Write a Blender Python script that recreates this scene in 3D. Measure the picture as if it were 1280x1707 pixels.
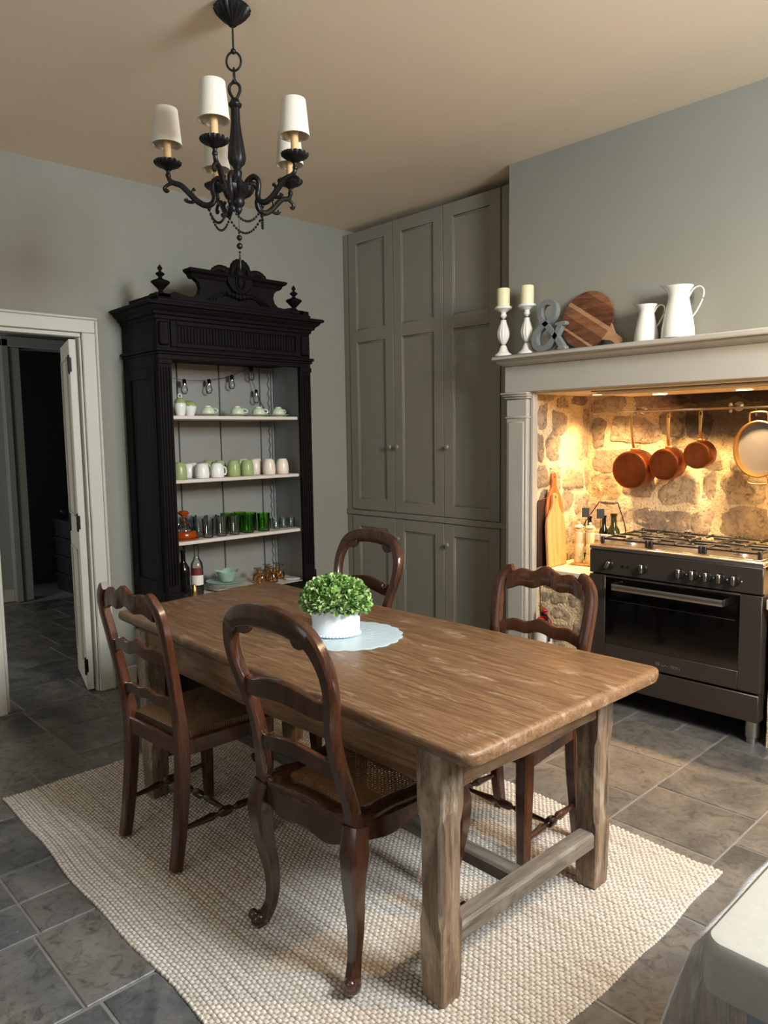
import bpy, bmesh, math, random
import numpy as np
from mathutils import Vector, Matrix

for _o in list(bpy.data.objects):
    bpy.data.objects.remove(_o, do_unlink=True)
SC = bpy.context.scene
COL = SC.collection
PI = math.pi
random.seed(7)

# ------------------------------------------------------------------ camera
F_PX = 1237.3
CAM_LOC = Vector((4.3277, -3.7077, 1.5032))
_fw = Vector((-0.72228371, 0.68392187, -0.10274789))
_rt = Vector((0.68852788, 0.7250791, -0.01377179))
_up = Vector((-0.06508152, 0.08069192, 0.99461209))
_cam = bpy.data.cameras.new('camera')
_cam.sensor_fit = 'HORIZONTAL'
_cam.sensor_width = 36.0
_cam.lens = 36.0 * F_PX / 1280.0
_cam.clip_start = 0.02
CAM = bpy.data.objects.new('camera', _cam)
COL.objects.link(CAM)
CAM.matrix_world = Matrix(((_rt.x, _up.x, -_fw.x, CAM_LOC.x), (_rt.y, _up.y, -_fw.y, CAM_LOC.y),
                           (_rt.z, _up.z, -_fw.z, CAM_LOC.z), (0, 0, 0, 1)))
SC.camera = CAM

# ------------------------------------------------------------------ world, light, exposure
WORLD = bpy.data.worlds.new('overcast_sky')
SC.world = WORLD
WORLD.use_nodes = True
WORLD.node_tree.nodes['Background'].inputs[0].default_value = (0.70, 0.82, 1.0, 1)
WORLD.node_tree.nodes['Background'].inputs[1].default_value = 0.6

def area_light(name, loc, target, sx, sy, power, color):
    L = bpy.data.lights.new(name, 'AREA')
    L.shape = 'RECTANGLE'; L.size = sx; L.size_y = sy; L.energy = power; L.color = color
    o = bpy.data.objects.new(name, L); COL.objects.link(o)
    o.location = loc
    o.rotation_euler = (Vector(target) - Vector(loc)).to_track_quat('-Z', 'Z').to_euler()
    return o

def spot_light(name, loc, target, power, color, angle=120, blend=.6, size=.03):
    L = bpy.data.lights.new(name, 'SPOT')
    L.energy = power; L.color = color; L.spot_size = math.radians(angle); L.spot_blend = blend
    L.shadow_soft_size = size
    o = bpy.data.objects.new(name, L); COL.objects.link(o)
    o.location = loc
    o.rotation_euler = (Vector(target) - Vector(loc)).to_track_quat('-Z', 'Z').to_euler()
    return o

DAY = (0.80, 0.90, 1.0)
area_light('daylight_east_window', (5.40, -1.72, 2.48), (3.0, -2.3, 1.0), 1.3, 0.8, 240.0, DAY)
area_light('south_fill_light', (2.9, -5.93, 1.75), (2.6, 0.0, 1.5), 2.6, 1.5, 18.0, DAY)  # fill light added behind the camera to brighten cupboard and island fronts
area_light('daylight_hall_window', (-1.3, -4.6, 1.5), (-2.3, -1.2, 0.7), 0.9, 1.5, 30.0, (1.0, 0.97, 0.92))
SC.view_settings.view_transform = 'Standard'
SC.view_settings.look = 'None'
SC.view_settings.gamma = 1.0
SC.view_settings.use_curve_mapping = False
SC.view_settings.exposure = 0.0
SC.cycles.use_denoising = True
SC.cycles.max_bounces = 10
SC.cycles.transparent_max_bounces = 12
SC.cycles.sample_clamp_indirect = 6.0

# ------------------------------------------------------------------ materials
def lin(c):
    o = []
    for v in c[:3]:
        v = v / 255.0
        o.append(v / 12.92 if v <= .04045 else ((v + .055) / 1.055) ** 2.4)
    return (o[0], o[1], o[2], 1.0)

class NT:
    def __init__(s, name):
        s.m = bpy.data.materials.new(name); s.m.use_nodes = True
        s.t = s.m.node_tree; s.n = s.t.nodes; s.l = s.t.links
        s.b = s.n['Principled BSDF']
    def node(s, typ, **kw):
        nd = s.n.new(typ)
        for k, v in kw.items():
            if hasattr(nd, k) and not k.startswith('i_'): setattr(nd, k, v)
        return nd
    def link(s, a, b): s.l.new(a, b)
    def coord(s, scale=(1, 1, 1), kind='Object', rot=(0, 0, 0)):
        tc = s.n.new('ShaderNodeTexCoord'); mp = s.n.new('ShaderNodeMapping')
        mp.inputs['Scale'].default_value = scale; mp.inputs['Rotation'].default_value = rot
        s.l.new(tc.outputs[kind], mp.inputs['Vector'])
        return mp.outputs['Vector']
    def noise(s, vec, scale, detail=4, rough=.55, dist=0):
        nd = s.n.new('ShaderNodeTexNoise')
        nd.inputs['Scale'].default_value = scale; nd.inputs['Detail'].default_value = detail
        nd.inputs['Roughness'].default_value = rough; nd.inputs['Distortion'].default_value = dist
        if vec is not None: s.l.new(vec, nd.inputs['Vector'])
        return nd.outputs['Fac']
    def ramp(s, fac, stops):
        nd = s.n.new('ShaderNodeValToRGB'); cr = nd.color_ramp
        while len(cr.elements) < len(stops): cr.elements.new(.5)
        for e, (p, c) in zip(cr.elements, stops):
            e.position = p; e.color = c if len(c) == 4 else (c[0], c[1], c[2], 1)
        s.l.new(fac, nd.inputs['Fac'])
        return nd.outputs['Color']
    def mix(s, fac, a, b, mode='MIX'):
        nd = s.n.new('ShaderNodeMix'); nd.data_type = 'RGBA'; nd.blend_type = mode
        for inp, v in ((nd.inputs[0], fac), (nd.inputs[6], a), (nd.inputs[7], b)):
            if isinstance(v, (int, float)): inp.default_value = v
            elif isinstance(v, tuple): inp.default_value = v
            else: s.l.new(v, inp)
        return nd.outputs[2]
    def math(s, op, a, b=None):
        nd = s.n.new('ShaderNodeMath'); nd.operation = op
        for inp, v in zip(nd.inputs, (a, b)):
            if v is None: continue
            if isinstance(v, (int, float)): inp.default_value = v
            else: s.l.new(v, inp)
        return nd.outputs[0]
    def bump(s, h, strength=.3, dist=.01):
        nd = s.n.new('ShaderNodeBump')
        nd.inputs['Strength'].default_value = strength; nd.inputs['Distance'].default_value = dist
        s.l.new(h, nd.inputs['Height']); s.l.new(nd.outputs['Normal'], s.b.inputs['Normal'])
    def col(s, c):
        if isinstance(c, tuple): s.b.inputs['Base Color'].default_value = c
        else: s.l.new(c, s.b.inputs['Base Color'])
    def rough(s, v):
        if isinstance(v, (int, float)): s.b.inputs['Roughness'].default_value = v
        else: s.l.new(v, s.b.inputs['Roughness'])
    def set(s, **kw):
        for k, v in kw.items():
            s.b.inputs[k.replace('_', ' ')].default_value = v
        return s

def m_plain(name, c, rough=.5, metal=0., var=.0, vscale=8., bump=0., bscale=60., **kw):
    t = NT(name); base = lin(c)
    if var:
        v = t.coord()
        f = t.noise(v, vscale, 5)
        lo = tuple(x * (1 - var) for x in base[:3]) + (1,); hi = tuple(min(1, x * (1 + var)) for x in base[:3]) + (1,)
        t.col(t.ramp(f, [(.3, lo), (.7, hi)]))
    else: t.col(base)
    t.rough(rough); t.b.inputs['Metallic'].default_value = metal
    if bump:
        t.bump(t.noise(t.coord(), bscale, 4), bump, .004)
    t.set(**kw)
    return t.m

def m_wood(name, c1, c2, axis=0, rough=.4, stretch=14., scale=3.2, coat=0., bump=.15, wear=None, wearscale=2.5, wearlo=.52, wearhi=.72, c3=None, pores=False):
    t = NT(name)
    sc = [stretch, stretch, stretch]; sc[axis] = 1.0
    v = t.coord(tuple(sc))
    f1 = t.noise(v, scale, 6, .6, .6)
    f2 = t.noise(v, scale * 5, 4, .6)
    f = t.math('ADD', t.math('MULTIPLY', f1, .7), t.math('MULTIPLY', f2, .3))
    stops = [(.38, lin(c1)), (.60, lin(c2))]
    c = t.ramp(f, stops)
    if pores:
        sp = [70., 70., 70.]; sp[axis] = 2.2
        pf = t.noise(t.coord(tuple(sp)), 4.0, 3, .6)
        c = t.mix(t.ramp(pf, [(.50, (0, 0, 0)), (.62, (.8,) * 3)]), c, lin((52, 34, 22)))
    if c3:
        r = t.n.new('ShaderNodeObjectInfo')
        c = t.mix(t.math('MULTIPLY', r.outputs['Random'], .6), c, lin(c3))
    if wear:
        sw = [2.6, 2.6, 2.6]; sw[axis] = 1.0
        w = t.noise(t.coord(tuple(sw)), wearscale, 8, .68, .4)
        wf = t.ramp(w, [(wearlo, (0, 0, 0)), (wearhi, (1, 1, 1))])
        c = t.mix(t.math('MULTIPLY', wf, .75), c, lin(wear))
    t.col(c)
    rr = t.ramp(f1, [(.3, (rough * .8,) * 3), (.7, (min(1, rough * 1.25),) * 3)])
    t.rough(rr)
    if coat: t.b.inputs['Coat Weight'].default_value = coat; t.b.inputs['Coat Roughness'].default_value = .12
    t.bump(f, bump, .003)
    return t.m

def m_glass(name, c=(255, 255, 255), rough=.04, ior=1.45):
    """thin-walled clear or tinted glass: see-through with fresnel highlights"""
    t = NT(name)
    tr = t.n.new('ShaderNodeBsdfTransparent'); tr.inputs['Color'].default_value = lin(c)
    gl = t.n.new('ShaderNodeBsdfGlossy'); gl.inputs['Roughness'].default_value = rough
    fr = t.n.new('ShaderNodeFresnel'); fr.inputs['IOR'].default_value = ior
    mx = t.n.new('ShaderNodeMixShader')
    t.l.new(t.math('ADD', t.math('MULTIPLY', fr.outputs[0], .9), .03), mx.inputs[0])
    t.l.new(tr.outputs[0], mx.inputs[1]); t.l.new(gl.outputs[0], mx.inputs[2])
    t.l.new(mx.outputs[0], t.n['Material Output'].inputs['Surface'])
    return t.m

MT = {}
MT['wall'] = m_plain('wall_paint', (144, 141, 127), .75, var=.03, vscale=1.5, bump=.05, bscale=120)
MT['ceiling'] = m_plain('ceiling_paint', (248, 226, 198), .85, var=.02, vscale=1.2)
MT['cupboard'] = m_plain('cupboard_paint', (136, 130, 115), .42, var=.02, vscale=3)
MT['trim'] = m_plain('door_trim_paint', (196, 193, 178), .45)
MT['mantel'] = m_plain('mantel_paint', (178, 172, 160), .45, var=.02)
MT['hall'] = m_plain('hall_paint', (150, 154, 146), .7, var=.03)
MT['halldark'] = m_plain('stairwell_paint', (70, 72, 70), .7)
MT['stairs'] = m_plain('stair_paint', (14, 14, 14), .6)
MT['black_iron'] = m_plain('black_iron', (20, 18, 17), .42, metal=.35, var=.3, vscale=40, bump=.25, bscale=90)
MT['hinge'] = m_plain('hinge_black', (18, 18, 18), .4, metal=.6)
MT['steel'] = m_plain('brushed_steel', (190, 186, 180), .28, metal=1.0)
MT['chrome'] = m_plain('chrome', (220, 220, 220), .1, metal=1.0)
MT['armoire'] = m_wood('ebonised_wood', (11, 9, 8), (19, 15, 12), 2, .58, coat=.0, bump=.12)
MT['armoire'].node_tree.nodes['Principled BSDF'].inputs['Specular IOR Level'].default_value = .12
MT['armoire_in'] = m_plain('armoire_interior_paint', (138, 137, 131), .6, var=.04, vscale=6)
MT['shelf'] = m_plain('shelf_paint', (206, 196, 184), .5)
MT['table'] = m_wood('worn_oak_top', (82, 57, 38), (150, 115, 81), 0, .36, stretch=18, scale=5.0, coat=.06, bump=.5, wear=(188, 162, 132), wearscale=7, wearlo=.56, wearhi=.74, c3=(118, 86, 58), pores=True)
MT['tabley'] = m_wood('worn_oak_apron', (96, 66, 42), (150, 112, 78), 1, .5, bump=.3, wear=(170, 146, 118), wearscale=4)
MT['tablex'] = m_wood('worn_oak_rail', (92, 62, 40), (142, 104, 70), 0, .5, bump=.3, wear=(170, 150, 126), wearscale=4)
MT['tablez'] = m_wood('worn_oak_leg', (80, 62, 47), (142, 117, 92), 2, .55, bump=.5, wear=(188, 168, 142), wearscale=4.5, wearlo=.5, wearhi=.66)
MT['oldgrey'] = m_wood('greyed_oak_stretcher', (78, 68, 58), (122, 110, 96), 1, .55, bump=.4, wear=(150, 140, 126), wearscale=5)
MT['oldgreyx'] = m_wood('greyed_oak_long_stretcher', (70, 62, 54), (112, 102, 90), 0, .55, bump=.4)
MT['chair'] = m_wood('polished_walnut', (58, 30, 17), (86, 48, 28), 2, .24, stretch=7, scale=3, coat=.35, bump=.06)
MT['chairdk'] = m_wood('dark_polished_walnut', (48, 26, 16), (74, 42, 26), 2, .22, stretch=7, scale=3, coat=.45, bump=.06)
MT['cane'] = m_plain('cane_webbing', (150, 104, 62), .5)
MT['white'] = m_plain('white_glaze', (232, 230, 222), .22)
MT['enamel'] = m_plain('white_enamel', (236, 234, 224), .25)
MT['candle'] = m_plain('candle_wax', (232, 222, 178), .5, Subsurface_Weight=.0)
MT['stickwhite'] = m_plain('whitewashed_wood', (226, 222, 210), .6, var=.06, vscale=20)
MT['zinc'] = m_plain('zinc_grey', (128, 132, 130), .5, metal=.15, var=.12, vscale=12)
MT['brass'] = m_plain('brass', (214, 168, 98), .3, metal=1.0)
MT['copper'] = m_plain('copper', (140, 80, 46), .36, metal=1.0, var=.35, vscale=9)
MT['tin'] = m_plain('tinned_pan', (112, 112, 112), .5, metal=.6, var=.08)
MT['iron'] = m_plain('cast_iron', (24, 22, 21), .5)
MT['rangegrey'] = m_plain('range_anthracite', (66, 59, 54), .36, metal=.35)
MT['ovenglass'] = m_plain('oven_glass', (8, 8, 8), .06)
MT['red'] = m_plain('red_enamel', (190, 22, 26), .3)
MT['blackplastic'] = m_plain('black_plastic', (22, 22, 22), .4)
MT['whiteplastic'] = m_plain('white_plastic', (205, 205, 200), .4)
MT['linen'] = m_plain('linen_shade', (214, 205, 188), .8, bump=.15, bscale=220)
MT['sleeve'] = m_plain('candle_sleeve_card', (214, 172, 116), .6)
MT['mill'] = m_plain('painted_mill', (214, 208, 160), .4)
MT['greenmug'] = m_plain('green_stoneware', (150, 166, 108), .3)
MT['greencup'] = m_plain('pale_green_porcelain', (206, 214, 186), .28)
MT['cream'] = m_plain('cream_stoneware', (228, 216, 196), .3)
MT['turq'] = m_plain('celadon_glaze', (152, 178, 160), .28, var=.08, vscale=30)
MT['paleplate'] = m_plain('pale_plate', (214, 212, 192), .3)
MT['glass'] = m_glass('clear_glass', (250, 253, 252))
MT['greenglass'] = m_glass('green_glass', (190, 234, 110))
MT['amberglass'] = m_glass('amber_glass', (252, 226, 168))
MT['bottleglass'] = m_plain('dark_bottle_glass', (14, 14, 12), .08)
MT['oilglass'] = m_plain('olive_bottle_glass', (34, 36, 10), .08)
MT['wine'] = m_plain('red_wine', (20, 6, 8), .1)
MT['amber'] = m_plain('amber_liquor', (150, 62, 18), .12)
MT['label'] = m_plain('bottle_label_paper', (226, 220, 210), .6)
MT['labelred'] = m_plain('bottle_label_print', (110, 30, 34), .6)
MT['labelyel'] = m_plain('bottle_label_yellow', (226, 170, 50), .5)
MT['boardpale'] = m_wood('beech_board', (206, 132, 74), (232, 166, 104), 2, .5, bump=.1)
MT['boardred'] = m_wood('cherry_board', (168, 82, 38), (204, 118, 62), 2, .5, bump=.1)
MT['boarddark'] = m_wood('dark_board', (44, 26, 18), (72, 44, 30), 2, .5)
MT['acaciaD'] = m_wood('acacia_heartwood', (74, 42, 26), (122, 76, 46), 0, .45, stretch=8, scale=5)
MT['acaciaL'] = m_wood('acacia_sapwood', (160, 116, 80), (186, 142, 102), 0, .45, stretch=8, scale=5)
MT['worktop'] = m_plain('limestone_worktop', (214, 206, 178), .5, var=.06, vscale=30)
MT['islandtop'] = m_plain('pale_stone_worktop', (160, 157, 147), .5, var=.05, vscale=60, bump=.08, bscale=200)
MT['island'] = m_plain('island_paint', (128, 136, 142), .45)
MT['doily'] = m_plain('doily_vinyl', (186, 204, 208), .4, var=.05, vscale=60)
MT['pot'] = m_plain('white_ceramic_pot', (236, 238, 240), .3)
MT['cord'] = m_plain('dark_cord', (36, 32, 30), .6)
MT['tag'] = m_plain('slate_tag', (22, 24, 30), .5)
MT['yellow'] = m_plain('yellow_tag', (236, 200, 30), .5)
MT['shaker'] = m_plain('niche_soffit_paint', (226, 204, 160), .5)
MT['grout'] = m_plain('floor_grout', (128, 124, 116), .8, var=.08, vscale=20)
MT['crate'] = m_plain('whitewashed_crate', (232, 220, 190), .55)

def _tile_mat():
    t = NT('slate_tile')
    oi = t.n.new('ShaderNodeObjectInfo')
    v = t.coord()
    add = t.n.new('ShaderNodeVectorMath'); add.operation = 'ADD'
    cmb = t.n.new('ShaderNodeCombineXYZ')
    t.l.new(t.math('MULTIPLY', oi.outputs['Random'], 37.0), cmb.inputs[0])
    t.l.new(t.math('MULTIPLY', oi.outputs['Random'], 91.0), cmb.inputs[1])
    t.l.new(v, add.inputs[0]); t.l.new(cmb.outputs[0], add.inputs[1])
    vv = add.outputs[0]
    base = t.ramp(oi.outputs['Random'], [(0., lin((66, 68, 69))), (.35, lin((98, 94, 89))), (.7, lin((78, 80, 81))), (1., lin((112, 106, 98)))])
    n1 = t.noise(vv, 4.5, 8, .65, .5)
    c = t.mix(t.ramp(n1, [(.42, (0, 0, 0)), (.68, (.7,) * 3)]), base, lin((134, 129, 120)))
    n2 = t.noise(vv, 17, 8, .7, 1.2)
    c = t.mix(t.ramp(n2, [(.50, (0, 0, 0)), (.68, (.75,) * 3)]), c, lin((40, 40, 40)))
    n3 = t.noise(vv, 60, 3, .5)
    c = t.mix(t.ramp(n3, [(.70, (0, 0, 0)), (.78, (.8,) * 3)]), c, lin((150, 148, 142)))
    t.col(c)
    t.rough(t.ramp(n2, [(.3, (.32,) * 3), (.75, (.55,) * 3)]))
    t.bump(t.math('ADD', t.math('MULTIPLY', n1, .6), t.math('MULTIPLY', n2, .4)), .35, .006)
    return t.m
MT['tile'] = _tile_mat()

def _soot(t):
    """smoke-blackened patch of the hearth wall, in room coordinates"""
    g = t.n.new('ShaderNodeNewGeometry'); sep = t.n.new('ShaderNodeSeparateXYZ')
    t.l.new(g.outputs['Position'], sep.inputs[0])
    nz = t.noise(g.outputs['Position'], 5, 5, .6)
    a = t.math('MULTIPLY', t.math('SUBTRACT', sep.outputs[0], 2.24), 6.0)
    b = t.math('MULTIPLY', t.math('SUBTRACT', sep.outputs[2], 1.37), 9.0)
    mn = t.math('MINIMUM', a, b)
    f = t.math('ADD', mn, t.math('MULTIPLY', t.math('SUBTRACT', nz, .5), 1.7))
    cl = t.n.new('ShaderNodeClamp'); t.l.new(f, cl.inputs[0])
    yy = t.math('GREATER_THAN', sep.outputs[1], .35)
    return t.math('MULTIPLY', cl.outputs[0], yy), g.outputs['Position']

def _stone_mat():
    t = NT('fieldstone')
    soot, pos = _soot(t)
    oi = t.n.new('ShaderNodeObjectInfo')
    base = t.ramp(oi.outputs['Random'], [(0., lin((214, 190, 150))), (.3, lin((226, 206, 170))), (.6, lin((206, 184, 152))), (.85, lin((168, 148, 128))), (1., lin((220, 198, 160)))])
    n1 = t.noise(pos, 38, 8, .7, .8)
    c = t.mix(t.ramp(n1, [(.47, (0, 0, 0)), (.64, (.72,) * 3)]), base, lin((118, 92, 70)))
    n2 = t.noise(pos, 14, 6, .6)
    c = t.mix(t.ramp(n2, [(.5, (0, 0, 0)), (.7, (.6,) * 3)]), c, lin((214, 186, 138)))
    c = t.mix(t.math('MULTIPLY', soot, .93), c, lin((14, 10, 8)))
    t.col(c); t.rough(.9)
    t.bump(n1, 1.0, .035)
    return t.m
MT['stone'] = _stone_mat()

def _mortar_mat():
    t = NT('lime_mortar')
    soot, pos = _soot(t)
    n1 = t.noise(pos, 9, 6, .6)
    c = t.ramp(n1, [(.3, lin((214, 188, 140))), (.7, lin((236, 214, 172)))])
    n3 = t.noise(pos, 90, 3, .5)
    c = t.mix(t.ramp(n3, [(.56, (0, 0, 0)), (.68, (.6,) * 3)]), c, lin((150, 118, 80)))
    c = t.mix(t.math('MULTIPLY', soot, .9), c, lin((17, 12, 9)))
    t.col(c); t.rough(.95)
    t.bump(t.math('ADD', n1, t.math('MULTIPLY', n3, .6)), .9, .02)
    return t.m
MT['mortar'] = _mortar_mat()

def _rug_mat():
    t = NT('jute_weave')
    v = t.coord()
    s1 = t.noise(t.coord((1.2, 26, 1)), 1.6, 4, .6)
    c = t.ramp(s1, [(.3, lin((200, 188, 170))), (.7, lin((234, 228, 216)))])
    at = t.n.new('ShaderNodeAttribute'); at.attribute_name = 'gap_shade'
    c = t.mix(at.outputs['Fac'], c, lin((116, 98, 78)))  # shade between the loops painted into the colour
    n2 = t.noise(v, 190, 3, .6)
    c = t.mix(t.ramp(n2, [(.45, (0, 0, 0)), (.8, (.5,) * 3)]), c, lin((128, 102, 74)))
    n4 = t.noise(v, 2.2, 3, .5)
    c = t.mix(t.ramp(n4, [(.5, (0, 0, 0)), (.75, (.35,) * 3)]), c, lin((186, 164, 136)))
    t.col(c); t.rough(.9)
    return t.m
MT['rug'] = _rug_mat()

def _leaf_mat():
    t = NT('leaf')
    g = t.n.new('ShaderNodeNewGeometry')
    c = t.ramp(g.outputs['Random Per Island'], [(0., lin((58, 98, 40))), (.35, lin((104, 148, 66))), (.7, lin((154, 190, 106))), (1., lin((214, 226, 164)))])
    t.col(c); t.rough(.5)
    t.b.inputs['Subsurface Weight'].default_value = 0.0
    return t.m
MT['leaf'] = _leaf_mat()

def _rush_mat():
    t = NT('rush_seat')
    w = t.n.new('ShaderNodeTexWave'); w.wave_type = 'BANDS'; w.bands_direction = 'Y'
    w.inputs['Scale'].default_value = 38; w.inputs['Distortion'].default_value = .6
    t.l.new(t.coord(), w.inputs['Vector'])
    c = t.ramp(w.outputs['Fac'], [(.2, lin((70, 48, 28))), (.8, lin((134, 98, 62)))])
    t.col(c); t.rough(.55); t.bump(w.outputs['Fac'], .5, .004)
    return t.m
MT['rush'] = _rush_mat()

def _sheer_mat():
    t = NT('sheer_cloth')
    t.col(lin((236, 238, 240))); t.rough(1.0); t.b.inputs['Specular IOR Level'].default_value = 0.0
    w = t.noise(t.coord((60, 60, 3)), 3, 3)
    t.l.new(t.ramp(w, [(.3, (.30,) * 3), (.7, (.62,) * 3)]), t.b.inputs['Alpha'])
    return t.m
MT['sheer'] = _sheer_mat()

def _lamp_mat(name, c, s):
    t = NT(name); t.col((.9, .9, .9, 1)); t.b.inputs['Emission Color'].default_value = c
    t.b.inputs['Emission Strength'].default_value = s
    return t.m
MT['downlight'] = _lamp_mat('lit_lamp', (1., .78, .45, 1), 14.0)

# ------------------------------------------------------------------ mesh building
RECT = [(-1, -.72), (-1, .72), (-.72, 1), (.72, 1), (1, .72), (1, -.72), (.72, -1), (-.72, -1)]
SHARP = [(-1, -1), (-1, 1), (1, 1), (1, -1)]
def ELL(n=12): return [(math.cos(2 * PI * k / n), math.sin(2 * PI * k / n)) for k in range(n)]

def axisM(p0, p1):
    p0 = Vector(p0); d = Vector(p1) - p0
    return Matrix.Translation(p0) @ d.to_track_quat('Z', 'Y').to_matrix().to_4x4()

def spline(pts, n=8, closed=False):
    P = [Vector(p) for p in pts]; out = []
    N = len(P)
    for i in range(N if closed else N - 1):
        if closed: a, b, c, d = P[i - 1], P[i], P[(i + 1) % N], P[(i + 2) % N]
        else: a, b, c, d = P[max(i - 1, 0)], P[i], P[i + 1], P[min(i + 2, N - 1)]
        for k in range(n):
            t = k / n
            out.append(.5 * ((2 * b) + (c - a) * t + (2 * a - 5 * b + 4 * c - d) * t * t + (3 * b - a - 3 * c + d) * t ** 3))
    if not closed: out.append(P[-1])
    return out

def lerp_list(vals, n):
    """resample a short list of numbers to n values"""
    if isinstance(vals, (int, float)): return [vals] * n
    return list(np.interp(np.linspace(0, len(vals) - 1, n), range(len(vals)), vals))

class MB:
    def __init__(s): s.v = []; s.f = []; s.fm = []
    def add(s, vs, fs, M=None, mi=0):
        o = len(s.v)
        if M is None: s.v.extend(tuple(p) for p in vs)
        else: s.v.extend(tuple(M @ Vector(p)) for p in vs)
        s.f.extend(tuple(i + o for i in f) for f in fs); s.fm.extend([mi] * len(fs))
        return s
    def cbox(s, lo, hi, c=.002, M=None, mi=0):
        lo = [min(a, b) for a, b in zip(lo, hi)] if any(a > b for a, b in zip(lo, hi)) else list(lo)
        hi_ = [max(a, b) for a, b in zip(lo, hi)]
        c = min([c] + [(b - a) * .45 for a, b in zip(lo, hi_)])
        vs = []; idx = {}
        for sx in (0, 1):
            for sy in (0, 1):
                for sz in (0, 1):
                    sg = (sx, sy, sz)
                    for a in range(3):
                        p = []
                        for k in range(3):
                            e = hi_[k] if sg[k] else lo[k]
                            if k != a: e += -c if sg[k] else c
                            p.append(e)
                        idx[(sg, a)] = len(vs); vs.append(p)
        fs = []
        for a in range(3):
            b, d = [k for k in range(3) if k != a]
            for sa in (0, 1):
                q = []
                for sb, sd in ((0, 0), (1, 0), (1, 1), (0, 1)):
                    sg = [0, 0, 0]; sg[a] = sa; sg[b] = sb; sg[d] = sd; q.append(idx[(tuple(sg), a)])
                fs.append(q)
            for sb in (0, 1):
                for sd in (0, 1):
                    s0 = [0, 0, 0]; s0[b] = sb; s0[d] = sd; s1 = list(s0); s1[a] = 1
                    fs.append([idx[(tuple(s0), b)], idx[(tuple(s1), b)], idx[(tuple(s1), d)], idx[(tuple(s0), d)]])
        for sg in [(i, j, k) for i in (0, 1) for j in (0, 1) for k in (0, 1)]:
            fs.append([idx[(sg, 0)], idx[(sg, 1)], idx[(sg, 2)]])
        return s.add(vs, fs, M, mi)
    def box(s, lo, hi, M=None, mi=0):
        (x0, y0, z0), (x1, y1, z1) = lo, hi
        vs = [(x, y, z) for x in (x0, x1) for y in (y0, y1) for z in (z0, z1)]
        return s.add(vs, [(0, 1, 3, 2), (4, 6, 7, 5), (0, 4, 5, 1), (2, 3, 7, 6), (0, 2, 6, 4), (1, 5, 7, 3)], M, mi)
    def loops(s, rings, caps=True, closed=False, M=None, mi=0):
        n = len(rings[0]); vs = [p for r in rings for p in r]; fs = []
        R = len(rings)
        for i in range(R if closed else R - 1):
            j = (i + 1) % R
            for k in range(n):
                k2 = (k + 1) % n
                fs.append((i * n + k, i * n + k2, j * n + k2, j * n + k))
        if caps and not closed:
            fs.append(tuple(range(n))[::-1]); fs.append(tuple((R - 1) * n + k for k in range(n)))
        return s.add(vs, fs, M, mi)
    def lathe(s, prof, seg=24, M=None, flute=None, mi=0, sx=1., sy=1., ring=False):
        """prof: list of (radius, z); r = 0 closes with a pole"""
        vs = []; rows = []
        for r, z in prof:
            if r <= 1e-6: rows.append([len(vs)]); vs.append((0, 0, z))
            else:
                row = []
                for k in range(seg):
                    a = 2 * PI * k / seg; rr = r
                    if flute and flute[2] <= z <= flute[3]: rr = r * (1 + flute[1] * math.cos(flute[0] * a))
                    row.append(len(vs)); vs.append((rr * math.cos(a) * sx, rr * math.sin(a) * sy, z))
                rows.append(row)
        fs = []
        for A, B in zip(rows[:-1], rows[1:]):
            if len(A) == 1 and len(B) == 1: continue
            for k in range(seg):
                k2 = (k + 1) % seg
                if len(A) == 1: fs.append((A[0], B[k2], B[k]))
                elif len(B) == 1: fs.append((A[k], A[k2], B[0]))
                else: fs.append((A[k], A[k2], B[k2], B[k]))
        if ring:
            for k in range(seg): fs.append((rows[-1][k], rows[-1][(k + 1) % seg], rows[0][(k + 1) % seg], rows[0][k]))
        else:
            if len(rows[0]) > 1: fs.append(tuple(rows[0])[::-1])
            if len(rows[-1]) > 1: fs.append(tuple(rows[-1]))
        return s.add(vs, fs, M, mi)
    def sphere(s, c, r, seg=12, rings=8, sc=(1, 1, 1), mi=0):
        pr = [(r * math.sin(PI * k / rings), -r * math.cos(PI * k / rings)) for k in range(rings + 1)]
        pr[0] = (0, -r); pr[-1] = (0, r)
        return s.lathe(pr, seg, Matrix.Translation(c) @ Matrix.Diagonal((sc[0], sc[1], sc[2], 1)), mi=mi)
    def tube(s, pts, r, seg=8, closed=False, M=None, mi=0):
        P = [Vector(p) for p in pts]; n = len(P); rs = lerp_list(r, n) if not isinstance(r, (int, float)) else [r] * n
        rings = []; prev = None
        for i in range(n):
            if closed: t = P[(i + 1) % n] - P[i - 1]
            else: t = P[min(i + 1, n - 1)] - P[max(i - 1, 0)]
            t.normalize()
            if prev is None:
                u = t.orthogonal().normalized()
            else:
                u = prev - t * prev.dot(t)
                u = u.normalized() if u.length > 1e-6 else t.orthogonal().normalized()
            prev = u; w = t.cross(u)
            rings.append([P[i] + (u * math.cos(2 * PI * k / seg) + w * math.sin(2 * PI * k / seg)) * rs[i] for k in range(seg)])
        return s.loops(rings, True, closed, M, mi)
    def sweep(s, pts, wa, wb, hint, prof=RECT, closed=False, M=None, mi=0):
        P = [Vector(p) for p in pts]; n = len(P); A = lerp_list(wa, n); B = lerp_list(wb, n)
        rings = []
        for i in range(n):
            if closed: t = (P[(i + 1) % n] - P[i - 1]).normalized()
            else: t = (P[min(i + 1, n - 1)] - P[max(i - 1, 0)]).normalized()
            h = Vector(hint(i / (n - 1)) if callable(hint) else hint)
            b = t.cross(h).normalized(); nn = b.cross(t)
            rings.append([P[i] + b * (px * A[i]) + nn * (py * B[i]) for px, py in prof])
        return s.loops(rings, True, closed, M, mi)
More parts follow.
